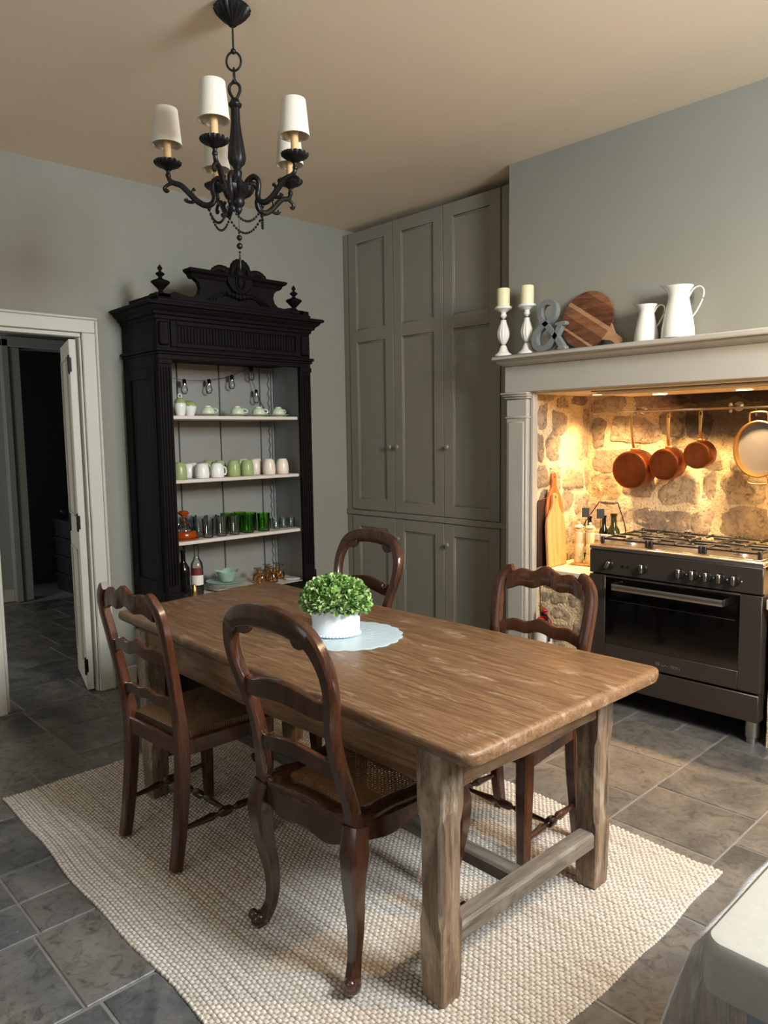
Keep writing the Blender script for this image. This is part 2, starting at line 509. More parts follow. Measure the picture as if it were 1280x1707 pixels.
    def ribbon(s, st, M=None, mi=0):
        """st: stations (lower point, upper point, thickness vector)"""
        rings = []
        for lo, hi, th in st:
            lo = Vector(lo); hi = Vector(hi); th = Vector(th) * .5; e = (hi - lo) * .06
            rings.append([lo - th * .6, lo - th + e, hi - th - e, hi - th * .6, hi + th * .6, hi + th - e, lo + th + e, lo + th * .6])
        return s.loops(rings, M=M, mi=mi)
    def prism(s, poly, d0, d1, M=None, mi=0):
        n = len(poly); vs = [(x, y, d0) for x, y in poly] + [(x, y, d1) for x, y in poly]
        fs = [tuple(range(n))[::-1], tuple(range(n, 2 * n))] + [(k, (k + 1) % n, n + (k + 1) % n, n + k) for k in range(n)]
        return s.add(vs, fs, M, mi)

def setp(o, label=None, cat=None, group=None, kind=None):
    if label: o['label'] = label
    if cat: o['category'] = cat
    if group: o['group'] = group
    if kind: o['kind'] = kind
    return o

def obj(name, mb, mat, parent=None, smooth=42, bevel=0, loc=None, rotz=0, recalc=True):
    me = bpy.data.meshes.new(name)
    me.from_pydata(mb.v, [], mb.f)
    mats = mat if isinstance(mat, (list, tuple)) else [mat]
    for m in mats: me.materials.append(MT[m])
    if len(mats) > 1: me.polygons.foreach_set('material_index', mb.fm)
    if recalc:
        bm = bmesh.new(); bm.from_mesh(me); bmesh.ops.recalc_face_normals(bm, faces=bm.faces); bm.to_mesh(me); bm.free()
    if smooth:
        me.polygons.foreach_set('use_smooth', [True] * len(me.polygons))
        me.set_sharp_from_angle(angle=math.radians(smooth))
    me.update()
    o = bpy.data.objects.new(name, me); COL.objects.link(o)
    if parent: o.parent = parent
    if loc: o.location = loc
    if rotz: o.rotation_euler = (0, 0, rotz)
    if bevel:
        b = o.modifiers.new('bevel', 'BEVEL'); b.width = bevel; b.segments = 2; b.limit_method = 'ANGLE'; b.angle_limit = math.radians(35)
    return o

def thing(name, label, cat, loc=(0, 0, 0), rotz=0, group=None):
    o = bpy.data.objects.new(name, None); COL.objects.link(o); o.empty_display_size = .1
    o.location = loc; o.rotation_euler = (0, 0, rotz)
    return setp(o, label, cat, group)

def struct(name, mb, mat, parent=None, **kw):
    o = obj(name, mb, mat, parent, **kw)
    if parent is None: o['kind'] = 'structure'
    return o

def sempty(name):
    o = bpy.data.objects.new(name, None); COL.objects.link(o); o['kind'] = 'structure'
    return o

def dup(root, loc, rotz=0, label=None, group=None, scale=None):
    r = root.copy(); COL.objects.link(r); r.location = loc; r.rotation_euler = (0, 0, rotz)
    if scale: r.scale = (scale,) * 3 if isinstance(scale, (int, float)) else scale
    if label: r['label'] = label
    if group: r['group'] = group
    for ch in list(root.children):
        c = ch.copy(); COL.objects.link(c); c.parent = r
        for g in ch.children:
            d = g.copy(); COL.objects.link(d); d.parent = c
    return r

# ------------------------------------------------------------------ the room shell
H = 3.022
YB = -.15          # chimney breast front
NX0, NX1 = 1.81, 3.45   # hearth niche
NY = .47
ROOM_E, ROOM_S = 5.45, -6.0

def build_shell():
    b = MB()
    DW0, DW1, DH = -2.50, -1.98, 2.11
    b.box((-.06, ROOM_S, -.02), (0, DW0, H)).box((-.06, DW1, -.02), (0, .62, H)).box((-.06, DW0, DH), (0, DW1, H))
    struct('wall_left', b, 'wall', smooth=0)
    b = MB()
    b.box((0, .5, -.02), (1.645, .62, H))
    struct('wall_back', b, 'wall', smooth=0)
    # chimney breast with the hearth recess left open
    b = MB()
    b.box((1.645, YB, 1.80), (3.615, .62, H))
    b.box((1.645, YB, -.02), (NX0 - .03, .62, 1.80)).box((NX1 + .03, YB, -.02), (3.615, .62, 1.80))
    struct('wall_chimney', b, 'wall', smooth=0)
    b = MB(); b.box((3.615, 0, -.02), (ROOM_E, .62, H))
    struct('wall_right', b, 'wall', smooth=0)
    # east wall with the window the daylight comes from
    b = MB(); W0, W1, Z0, Z1 = -2.42, -1.02, 2.04, 2.92
    b.box((ROOM_E, ROOM_S, -.02), (ROOM_E + .25, W0, H)).box((ROOM_E, W1, -.02), (ROOM_E + .25, .62, H))
    b.box((ROOM_E, W0, -.02), (ROOM_E + .25, W1, Z0)).box((ROOM_E, W0, Z1), (ROOM_E + .25, W1, H))
    struct('wall_east', b, 'wall', smooth=0)
    w = sempty('window_1')
    f = MB()
    for y in (W0, W0 + (W1 - W0) / 2 - .03, W1 - .06): f.cbox((ROOM_E + .1, y, Z0), (ROOM_E + .16, y + .06, Z1), .004)
    for z in (Z0, Z1 - .06): f.cbox((ROOM_E + .1, W0, z), (ROOM_E + .16, W1, z + .06), .004)
    obj('window_frame', f, 'trim', w)
    for y0, y1 in ((W0 + .06, -1.75), (-1.69, W1 - .06)):
        p = MB(); p.box((ROOM_E + .125, y0, Z0 + .06), (ROOM_E + .135, y1, Z1 - .06)); obj('pane', p, 'glass', w, smooth=0)
    # south wall, behind the camera, its window added for the fill light
    b = MB(); X0, X1, Z0, Z1 = 1.55, 4.25, .95, 2.55; S0, S1 = ROOM_S - .2, ROOM_S
    b.box((-.06, S0, -.02), (X0, S1, H)).box((X1, S0, -.02), (ROOM_E + .25, S1, H)).box((X0, S0, -.02), (X1, S1, Z0)).box((X0, S0, Z1), (X1, S1, H))
    struct('wall_south', b, 'wall', smooth=0)
    w = sempty('fill_window')
    f = MB(); xm = (X0 + X1) / 2
    for x in (X0, xm - .03, X1 - .06): f.cbox((x, S0 + .06, Z0), (x + .06, S0 + .12, Z1), .004)
    for z in (Z0, Z1 - .06): f.cbox((X0, S0 + .06, z), (X1, S0 + .12, z + .06), .004)
    obj('window_frame', f, 'trim', w)
    for x0, x1 in ((X0 + .06, xm - .03), (xm + .03, X1 - .06)):
        p = MB(); p.box((x0, S0 + .085, Z0 + .06), (x1, S0 + .095, Z1 - .06)); obj('pane', p, 'glass', w, smooth=0)
    b = MB(); b.box((-.15, ROOM_S - .15, H), (ROOM_E + .25, .62, H + .1))
    struct('ceiling', b, 'ceiling', smooth=0)
    # skirting on the left wall between door and corner
    b = MB(); b.cbox((0, -1.90, 0), (.018, -.02, .11), .004)
    struct('baseboard_left', b, 'trim')
    # door casing
    b = MB()
    cw = .088
    for y0, y1 in ((DW1, DW1 + cw), (DW0 - cw, DW0)):
        b.cbox((0, y0, 0), (.022, y1, DH - .0005), .004)
        o = y1 if y0 >= DW1 else y0
        b.cbox((0, o - .016 if y0 >= DW1 else o, 0), (.036, o if y0 >= DW1 else o + .016, DH + cw - .0165), .005)
    b.cbox((0, DW0 - cw, DH), (.022, DW1 + cw, DH + cw), .004)
    b.cbox((0, DW0 - cw, DH + cw - .016), (.036, DW1 + cw, DH + cw), .005)
    b.cbox((-.06, DW1 - .012, 0), (0, DW1 - .0005, DH - .025), .003).cbox((-.06, DW0 + .0005, 0), (0, DW0 + .02, DH - .025), .003).cbox((-.06, DW0 + .0005, DH - .024), (0, DW1 - .0005, DH - .0005), .003)
    struct('trim_1', b, 'trim')
    # the open door leaf
    d = sempty('door_1')
    d.location = (-.03, DW1 - .062, 0); d.rotation_euler = (0, 0, math.radians(-15.0))
    L = .47
    b = MB(); b.cbox((-L, 0, .012), (0, .04, DH - .035), .004)
    obj('door_leaf', b, 'trim', d)
    for z0, z1 in ((.18, .85), (1.05, 1.98)):
        b = MB()
        for yy in (-.005, .045):
            for a in ((-L + .09, z0, -L + .10, z1), (-.10, z0, -.09, z1), (-L + .09, z0, -.09, z0 + .01), (-L + .09, z1 - .01, -.09, z1)):
                b.cbox((a[0], yy - .006, a[1]), (a[2], yy + .006, a[3]), .002)
        obj('door_panel_moulding', b, 'trim', d)
    for z in (.16, 1.02, 1.93):
        b = MB(); b.lathe([(0, -.055), (.004, -.053), (.006, -.045), (.006, .045), (.004, .053), (0, .055)], 12, Matrix.Translation((.008, -.004, z)))
        for k in (-.03, 0, .03): b.lathe([(.0072, -.003), (.0072, .003)], 12, Matrix.Translation((.008, -.004, z + k)))
        b.cbox((-.003, .002, z - .04), (.002, .012, z + .04), .001)
        b.cbox((.0, -.003, z - .04), (.012, .001, z + .04), .001)
        obj('hinge', b, 'hinge', d)
    b = MB()
    b.cbox((-L + .03, -.008, .93), (-L + .075, 0, 1.13), .003)
    b.tube([(-L + .05, -.004, 1.06), (-L + .05, -.05, 1.06)], .008, 8)
    b.tube(spline([(-L + .05, -.05, 1.06), (-L + .09, -.056, 1.062), (-L + .15, -.05, 1.055)], 4), [.009, .007, .008], 8)
    obj('door_handle', b, 'hinge', d)
    # hall beyond
    b = MB()
    b.box((-3.2, -5.0, -.02), (-3.05, -1.36, 2.7)); b.box((-3.2, -1.36, 2.35), (-3.05, .2, 2.7))
    struct('wall_hall', b, 'hall', smooth=0)
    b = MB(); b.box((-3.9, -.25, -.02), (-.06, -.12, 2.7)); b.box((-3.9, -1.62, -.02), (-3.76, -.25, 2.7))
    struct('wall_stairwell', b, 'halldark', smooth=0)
    b = MB(); b.box((-3.2, -5.1, -.02), (-.06, -5.0, 2.7))
    struct('wall_hall_end', b, 'hall', smooth=0)
    b = MB(); b.box((-3.9, -5.1, 2.7), (-.06, .2, 2.78))
    struct('ceiling_hall', b, 'hall', smooth=0)
    b = MB()
    b.cbox((-3.05, -1.48, 0), (-2.98, -1.36, 2.35), .006).cbox((-3.05, -1.52, 0), (-2.96, -1.46, 2.42), .006).cbox((-3.05, -1.52, 2.35), (-2.96, -.25, 2.44), .006)
    struct('trim_2', b, 'hall')
    b = MB(); b.cbox((-3.05, -5., 0), (-3.03, -1.52, .12), .004)
    struct('baseboard_hall', b, 'trim')
    # stairs
    t = thing('staircase', 'black painted wooden stairs in the dark hallway beyond the open door', 'stairs', (-2.45, -.75, 0))
    for k in range(4):
        b = MB(); b.cbox((-.9, -.26 + .24 * k * .0 - .0, .18 * k + .001), (.5 - .24 * k, .48, .18 * k + .15), .003)
        b.cbox((-.9, -.28, .18 * k + .15), (.52 - .24 * k, .48, .18 * (k + 1)), .004)
        obj('step', b, 'stairs', t)
    sw = thing('light_switch', 'square light switch on the dark stairwell wall seen through the doorway', 'switch', (-2.35, -.256, 1.2))
    b = MB(); b.cbox((-.04, -.006, -.04), (.04, .006, .04), .003); obj('plate', b, 'whiteplastic', sw)
    b = MB(); b.cbox((-.026, -.011, -.026), (.026, -.006, .026), .002); obj('rocker', b, 'whiteplastic', sw)
build_shell()

# ------------------------------------------------------------------ stone floor
def build_floor():
    b = MB(); b.box((-3.9, ROOM_S, -.06), (ROOM_E, .62, -.004))
    fl = struct('floor', b, 'grout', smooth=0)
    rnd = random.Random(3)
    xs = [-2.86, -2.45, -2.04, -1.62, -1.21, -.80, -.385, .025, .42, .825, 1.23, 1.635, 2.045, 2.445, 2.912, 3.325, 3.74, 4.15, 4.56]
    fixed = {2.045: [-3.62, -3.04, -2.5, -2.0, -1.5, -.95, -.45, -.19], 2.445: [-3.5, -3.0, -2.4, -1.9, -1.37, -.93, -.552, -.19],
             2.912: [-3.3, -2.7, -2.1, -1.64, -1.172, -.79, -.45, -.19], 3.325: [-3.1, -2.55, -2.05, -1.55, -1.02, -.60, -.19],
             .42: [-3.4, -2.9, -2.43, -1.9, -1.4, -.9, -.4], .025: [-3.3, -2.86, -2.43, -2.03, -1.5, -1., -.5],
             1.635: [-3.6, -3.02, -2.6, -2.1, -1.6, -1.1, -.6, -.2], .825: [-3.2, -2.66, -2.2, -1.7, -1.2, -.7, -.3]}
    g = .0045
    def tile(x0, x1, y0, y1):
        m = MB(); z = rnd.uniform(-.0012, .0006)
        m.cbox((x0 + g, y0 + g, -.02), (x1 - g, y1 - g, z), .0025)
        o = obj('tile', m, 'tile', fl, smooth=25)
    for a, c in zip(xs[:-1], xs[1:]):
        ys = fixed.get(a)
        if ys is None:
            ys = []; y = -3.5 + rnd.uniform(0, .4)
            while y < -.25: ys.append(y); y += rnd.choice([.38, .42, .5, .55])
        if a < 0: ys = [y for y in ys if y < -.45 and y > -3.6]
        ys = sorted(ys)
        if a >= 0:
            while ys[0] > -4.6: ys.insert(0, ys[0] - rnd.choice([.38, .42, .5, .55]))
        for y0, y1 in zip(ys[:-1], ys[1:]):
            if a == 1.635 and y0 < -2.6:
                tile(a, 1.842, y0, y1); tile(1.842, c, y0, y1)
            else: tile(a, c, y0, y1)
        if a >= 1.6 and a < 4.1:      # dark border row along the hearth
            tile(a, a + (c - a) * .55, ys[-1], .10); tile(a + (c - a) * .55, c, ys[-1], .10)
build_floor()

# ------------------------------------------------------------------ stone hearth niche
def stone_wall(parent, O, U, V, N, w, h, seed, rows=(.11, .21), wid=(.15, .36), skip=None):
    rnd = random.Random(seed)
    O, U, V, N = Vector(O), Vector(U), Vector(V), Vector(N)
    v = 0.0; ri = 0
    while v < h - .04:
        rh = min(rnd.uniform(*rows), h - v)
        if h - v - rh < .06: rh = h - v
        u = -rnd.uniform(0, .08)
        while u < w - .03:
            sw = rnd.uniform(*wid) * (1.0 if rnd.random() < .75 else .55)
            u0, u1 = max(u, 0), min(u + sw, w); u += sw
            if w - u1 < .05: u1 = w; u = w
            if u1 - u0 < .05: continue
            if rnd.random() < .10: continue
            gp = rnd.uniform(.004, .012)
            cu, cv = (u0 + u1) / 2, v + rh / 2 + rnd.uniform(-.022, .022)
            a, b = (u1 - u0) / 2 - gp, rh / 2 - rnd.uniform(.003, .011)
            if a < .02 or b < .02: continue
            ht = rnd.uniform(.0015, .009); n = 22
            ph = [rnd.uniform(0, 6.28) for _ in range(4)]
            rings = []
            for rr, dz in ((1.0, -.012), (.98, ht * .35), (.86, ht), (.5, ht * 1.15)):
                ring = []
                for k in range(n):
                    t = 2 * PI * k / n; e = 2 / 2.9
                    cx = math.copysign(abs(math.cos(t)) ** e, math.cos(t)); sy = math.copysign(abs(math.sin(t)) ** e, math.sin(t))
                    wob = .96 + .13 * math.sin(2 * t + ph[0]) + .10 * math.sin(3 * t + ph[1]) + .06 * math.sin(5 * t + ph[2]) + .04 * math.sin(8 * t + ph[3])
                    jit = rnd.uniform(-.003, .003) if rr < .99 else 0
                    uu = min(max(cu + a * rr * cx * wob, .002), w - .002); vv = min(max(cv + b * rr * sy * wob, .002), h - .002)
                    ring.append(O + U * uu + V * vv + N * (dz + jit))
                rings.append(ring)
            m = MB(); m.loops(rings)
            obj('stone', m, 'stone', parent, smooth=50)
        v += rh; ri += 1

def mortar(name, O, U, V, N, w, h, seed, nu=40, nv=40, amp=.006, parent=None):
    rnd = np.random.RandomState(seed)
    O, U, V, N = Vector(O), Vector(U), Vector(V), Vector(N)
    g = rnd.rand(nv + 1, nu + 1); g2 = (g + np.roll(g, 1, 0) + np.roll(g, 1, 1) + np.roll(g, -1, 0) + np.roll(g, -1, 1)) / 5
    vs = []; fs = []
    for j in range(nv + 1):
        for i in range(nu + 1):
            vs.append(O + U * (w * i / nu) + V * (h * j / nv) + N * ((g2[j, i] - .5) * 2 * amp))
    for j in range(nv):
        for i in range(nu):
            a = j * (nu + 1) + i; fs.append((a, a + 1, a + nu + 2, a + nu + 1))
    m = MB(); m.add(vs, fs)
    # solid backing
    P = [O + U * uu + V * vv - N * .028 for uu, vv in ((0, 0), (w, 0), (w, h), (0, h))]
    Q = [p - N * .0 + N * .016 for p in P]
    m.loops([P, Q])
    return struct(name, m, 'mortar', parent, smooth=60, recalc=False)

def build_niche():
    ZT = 1.725
    w = mortar('wall_hearth_back', (NX0, NY, 0), (1, 0, 0), (0, 0, 1), (0, -1, 0), NX1 - NX0, ZT + .05, 1, 60, 60)
    stone_wall(w, (NX0, NY, .62), (1, 0, 0), (0, 0, 1), (0, -1, 0), NX1 - NX0, ZT - .61, 21)
    w = mortar('wall_hearth_left', (NX0, YB + .03, 0), (0, 1, 0), (0, 0, 1), (1, 0, 0), NY - YB - .03, ZT + .05, 2, 24, 60)
    stone_wall(w, (NX0, YB + .03, .64), (0, 1, 0), (0, 0, 1), (1, 0, 0), NY - YB - .04, ZT - .63, 12, (.12, .21), (.13, .28))
    w = mortar('wall_hearth_right', (NX1, YB + .03, 0), (0, 1, 0), (0, 0, 1), (-1, 0, 0), NY - YB - .03, ZT + .05, 5, 24, 60)
    # low stone pier carrying the left worktop
    for i, (x0, x1) in enumerate(((NX0 + .012, 2.165), (3.10, NX1 - .012))):
        w = mortar('wall_pier_%d' % (i + 1), (x0, -.065, 0), (1, 0, 0), (0, 0, 1), (0, -1, 0), x1 - x0, .672, 8 + i, 20, 30)
        stone_wall(w, (x0, -.065, .01), (1, 0, 0), (0, 0, 1), (0, -1, 0), x1 - x0, .66, 31 + i, (.08, .14), (.09, .19))
    # soffit board and slim extractor
    b = MB(); b.cbox((NX0 + .003, YB + .005, ZT), (NX1 - .003, NY - .012, ZT + .03), .002)
    struct('ceiling_hearth', b, 'shaker')
    hd = thing('cooker_hood', 'flush built-in extractor hood panel set in the soffit over the range', 'hood', (2.63, .13, ZT))
    b = MB(); b.cbox((-.48, -.155, -.014), (.48, .22, -.0005), .004); obj('panel', b, 'shaker', hd)
    b = MB(); b.cbox((-.47, -.235, -.004), (.60, -.165, -.0004), .001); obj('intake_slot', b, 'blackplastic', hd)
    b = MB(); b.cbox((-.46, -.145, -.019), (.46, .2, -.0145), .003); obj('filter_cover', b, 'shaker', hd)
    for x in (-.22, .22):
        b = MB(); b.lathe([(0, -.0225), (.036, -.0225), (.036, -.0195), (0, -.0195)], 24, Matrix.Translation((x, .05, 0))); obj('lamp_disc', b, 'downlight', hd)
    for i, x in enumerate((2.02, 3.26)):
        dl = thing('downlight', 'small round recessed downlight in the soffit above the %s worktop' % ('left' if i == 0 else 'right'), 'downlight', (x, .2, ZT))
        r = MB(); r.lathe([(.028, -.001), (.028, -.005), (.038, -.006), (.044, -.003), (.044, -.0005), (.028, -.0005)], 28, ring=True); obj('rim', r, 'chrome', dl)
        r = MB(); r.lathe([(0, -.0045), (.027, -.0045), (.027, -.001), (0, -.001)], 24); obj('lamp', r, 'downlight', dl)
    WARM = (1.0, .62, .29)
    for nm, x, dz, tx in (('niche_spot', 2.02, .012, 2.0), ('niche_spot', 3.26, .012, 3.28), ('hood_spot', 2.41, .03, 2.41), ('hood_spot', 2.85, .03, 2.85)):
        spot_light(nm, (x, .2, ZT - dz), (tx, .34, 0), 80, WARM, 116, .9, .03)
build_niche()

# ------------------------------------------------------------------ mantel surround
def build_mantel():
    t = thing('mantelpiece', 'painted stone-grey mantelpiece with shelf and pillars framing the range niche', 'mantelpiece', (0, 0, 0))
    x0, x1 = 1.655, 3.605
    b = MB(); b.cbox((x0, -.20, 1.737), (x1, YB - .0005, 1.886), .003); obj('frieze', b, 'mantel', t)
    b = MB()
    b.cbox((x0 - .022, -.30, 1.914), (x1 + .022, YB - .0005, 1.940), .006)
    prof = [(0, 1.886), (.012, 1.890), (.026, 1.894), (.045, 1.902), (.056, 1.909), (.058, 1.914)]
    rings = []
    for d, z in prof:
        rings.append([(x0 - .002 - d * .3, YB - .0005, z), (x0 - .002 - d * .3, -.203 - d, z), (x1 + .002 + d * .3, -.203 - d, z), (x1 + .002 + d * .3, YB - .0005, z)])
    b.loops(rings); obj('shelf', b, 'mantel', t)
    for s, (a, c) in enumerate(((1.660, 1.812), (3.448, 3.600))):
        b = MB(); b.cbox((a + .004, -.197, .10), (c - .004, YB - .0005, 1.70), .006)
        b.cbox((a + .022, -.203, .16), (c - .022, -.19, 1.57), .005)
        obj('pillar', b, 'mantel', t)
        b = MB(); b.cbox((a - .006, -.207, 1.700), (c + .006, YB - .0005, 1.712), .004).cbox((a - .014, -.218, 1.712), (c + .012, YB - .0005, 1.725), .005).cbox((a - .02, -.225, 1.725), (c + .014, YB - .0005, 1.737), .003)
        obj('capital', b, 'mantel', t)
        b = MB(); b.cbox((a - .003, -.204, 1.588), (c + .003, YB - .0005, 1.602), .005); obj('necking', b, 'mantel', t)
        b = MB(); b.cbox((a - .01, -.214, .001), (c + .01, YB - .0005, .10), .005); obj('plinth', b, 'mantel', t)
        xi = (c - .0005, NX0 + .022) if s == 0 else (NX1 - .022, a + .0005)
        b = MB(); b.cbox((min(xi), -.168, .001), (max(xi), -.122, 1.735), .003); obj('inner_lining', b, 'mantel', t)
build_mantel()

# ------------------------------------------------------------------ built-in cupboard
def build_cupboard():
    t = thing('built_in_cupboard', 'tall olive-grey panelled built-in cupboard with six doors beside the mantelpiece', 'cupboard', (0, 0, 0))
    TOP = 2.978; D = .022
    b = MB(); b.box((.004, D + .001, .0), (1.642, .49, TOP - .003)); obj('carcass', b, 'cupboard', t, smooth=0)
    a0, w = .0635, .4681
    b = MB(); b.cbox((.003, 0.004, .0), (a0 - .003, D, TOP), .003); obj('filler_strip', b, 'cupboard', t)
    b = MB(); b.cbox((a0 + 3 * w + .003, 0.004, .0), (1.642, D, TOP), .003)
    b.cbox((a0 + 3 * w + .035, -.004, .0), (1.642, .006, TOP), .003); obj('filler_strip', b, 'cupboard', t)
    b = MB(); b.cbox((.003, -.006, .909), (1.642, D, .947), .003); obj('mid_rail', b, 'cupboard', t)
    b = MB(); b.cbox((.003, .03, .0), (1.642, .0305, .09), .0002); obj('kickboard', b, 'cupboard', t)
    st = .085
    def door(x0, x1, z0, z1, panels, knob):
        g = .0022
        m = MB()
        m.cbox((x0 + g, 0, z0 + g), (x0 + st, D, z1 - g), .002).cbox((x1 - st, 0, z0 + g), (x1 - g, D, z1 - g), .002)
        zz = [z0] + [p for q in panels for p in q] + [z1]
        for a, c in zip(zz[0::2], zz[1::2]):
            m.cbox((x0 + st - .001, 0.0002, a + g), (x1 - st + .001, D, c - (g if c == z1 else 0)), .002)
        d = obj('door', m, 'cupboard', t)
        for a, c in panels:
            p = MB(); p.box((x0 + st - .004, .013, a - .004), (x1 - st + .004, .02, c + .004)); obj('panel', p, 'cupboard', d, smooth=0)
            # bead around the panel
            q = MB()
            for lo, hi in (((x0 + st, .006, a), (x0 + st + .009, .0128, c)), ((x1 - st - .009, .006, a), (x1 - st, .0128, c)), ((x0 + st, .006, c - .009), (x1 - st, .0128, c)), ((x0 + st, .006, a), (x1 - st, .0128, a + .009))):
                q.cbox(lo, hi, .003)
            obj('bead', q, 'cupboard', d)
        kx, kz = knob
        k = MB(); k.lathe([(.006, 0), (.006, .008), (.010, .014), (.016, .019), (.0165, .024), (.012, .030), (0, .032)], 18, Matrix.Translation((kx, .001, kz)) @ Matrix.Rotation(PI / 2, 4, 'X'))
        obj('knob', k, 'cupboard', d)
    for k in range(3):
        x0, x1 = a0 + k * w, a0 + (k + 1) * w
        kx = x1 - .033 if k == 0 else x0 + .042
        door(x0, x1, .949, TOP, [(1.03, 2.182), (2.276, 2.888)], (kx, 1.420))
        door(x0, x1, .09, .907, [(.19, .822)], (kx, .766))
build_cupboard()

# ------------------------------------------------------------------ jute rug
RUGZ = .0125
def build_rug():
    x0, x1, y0, y1 = 1.046, 3.373, -2.845, -1.222
    W, D = x1 - x0, y1 - y0
    nx, ny = 780, 545
    X = np.linspace(0, W, nx); Y = np.linspace(0, D, ny)
    XX, YY = np.meshgrid(X, Y)
    px, py = .0200, .0130       # one loop of the weave
    row = np.floor(YY / py)
    ph = (XX / px + .5 * (row % 2)) % 1.0
    fy = (YY / py) % 1.0
    h = np.clip(np.sin(PI * ph), 0, 1) ** .55 * np.clip(np.sin(PI * fy), 0, 1) ** .55
    rs = np.random.RandomState(4)
    jit = rs.rand(int(D / py) + 3, int(W / px) + 4)
    amp = .55 + .55 * jit[row.astype(int), np.floor(XX / px + .5 * (row % 2)).astype(int)]
    Z = .0022 + .0090 * h * amp
    wav = .006 * np.sin(XX * 5.1) + .004 * np.sin(XX * 13 + 1)
    wavx = .005 * np.sin(YY * 6.3 + 1) + .003 * np.sin(YY * 17)
    ex = np.minimum(np.minimum(XX, W - XX), .3) / .3; ey = np.minimum(np.minimum(YY, D - YY), .3) / .3
    PX = XX - W / 2 + wavx * (1 - ex) + (rs.rand(ny, nx) - .5) * .004 * (np.minimum(XX, W - XX) < .006)
    PY = YY - D / 2 + wav * (1 - ey) + (rs.rand(ny, nx) - .5) * .004 * (np.minimum(YY, D - YY) < .006)
    edge = (np.minimum(np.minimum(XX, W - XX), np.minimum(YY, D - YY)) < 1e-6)
    Z[edge] = .0008
    co = np.stack([PX, PY, Z], -1).reshape(-1, 3)
    idx = np.arange(nx * ny).reshape(ny, nx)
    q = np.stack([idx[:-1, :-1], idx[:-1, 1:], idx[1:, 1:], idx[1:, :-1]], -1).reshape(-1, 4)
    me = bpy.data.meshes.new('rug')
    me.vertices.add(len(co)); me.vertices.foreach_set('co', co.ravel())
    me.loops.add(len(q) * 4); me.loops.foreach_set('vertex_index', q.ravel().astype(np.int32))
    me.polygons.add(len(q)); me.polygons.foreach_set('loop_start', np.arange(0, len(q) * 4, 4, dtype=np.int32))
    me.polygons.foreach_set('loop_total', np.full(len(q), 4, dtype=np.int32))
    me.polygons.foreach_set('use_smooth', np.ones(len(q), dtype=bool))
    at = me.attributes.new('gap_shade', 'FLOAT', 'POINT'); at.data.foreach_set('value', np.clip((.62 - h) * 2.4, 0, 1).astype(np.float32).ravel())  # mask for the painted shade, strongest where the pile is low
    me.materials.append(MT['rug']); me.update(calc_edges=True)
    o = bpy.data.objects.new('jute_rug', me); COL.objects.link(o)
    o.location = ((x0 + x1) / 2, (y0 + y1) / 2, 0); o.rotation_euler = (0, 0, math.radians(-.28))
    setp(o, 'large woven natural jute rug under the farmhouse table', 'rug')
build_rug()

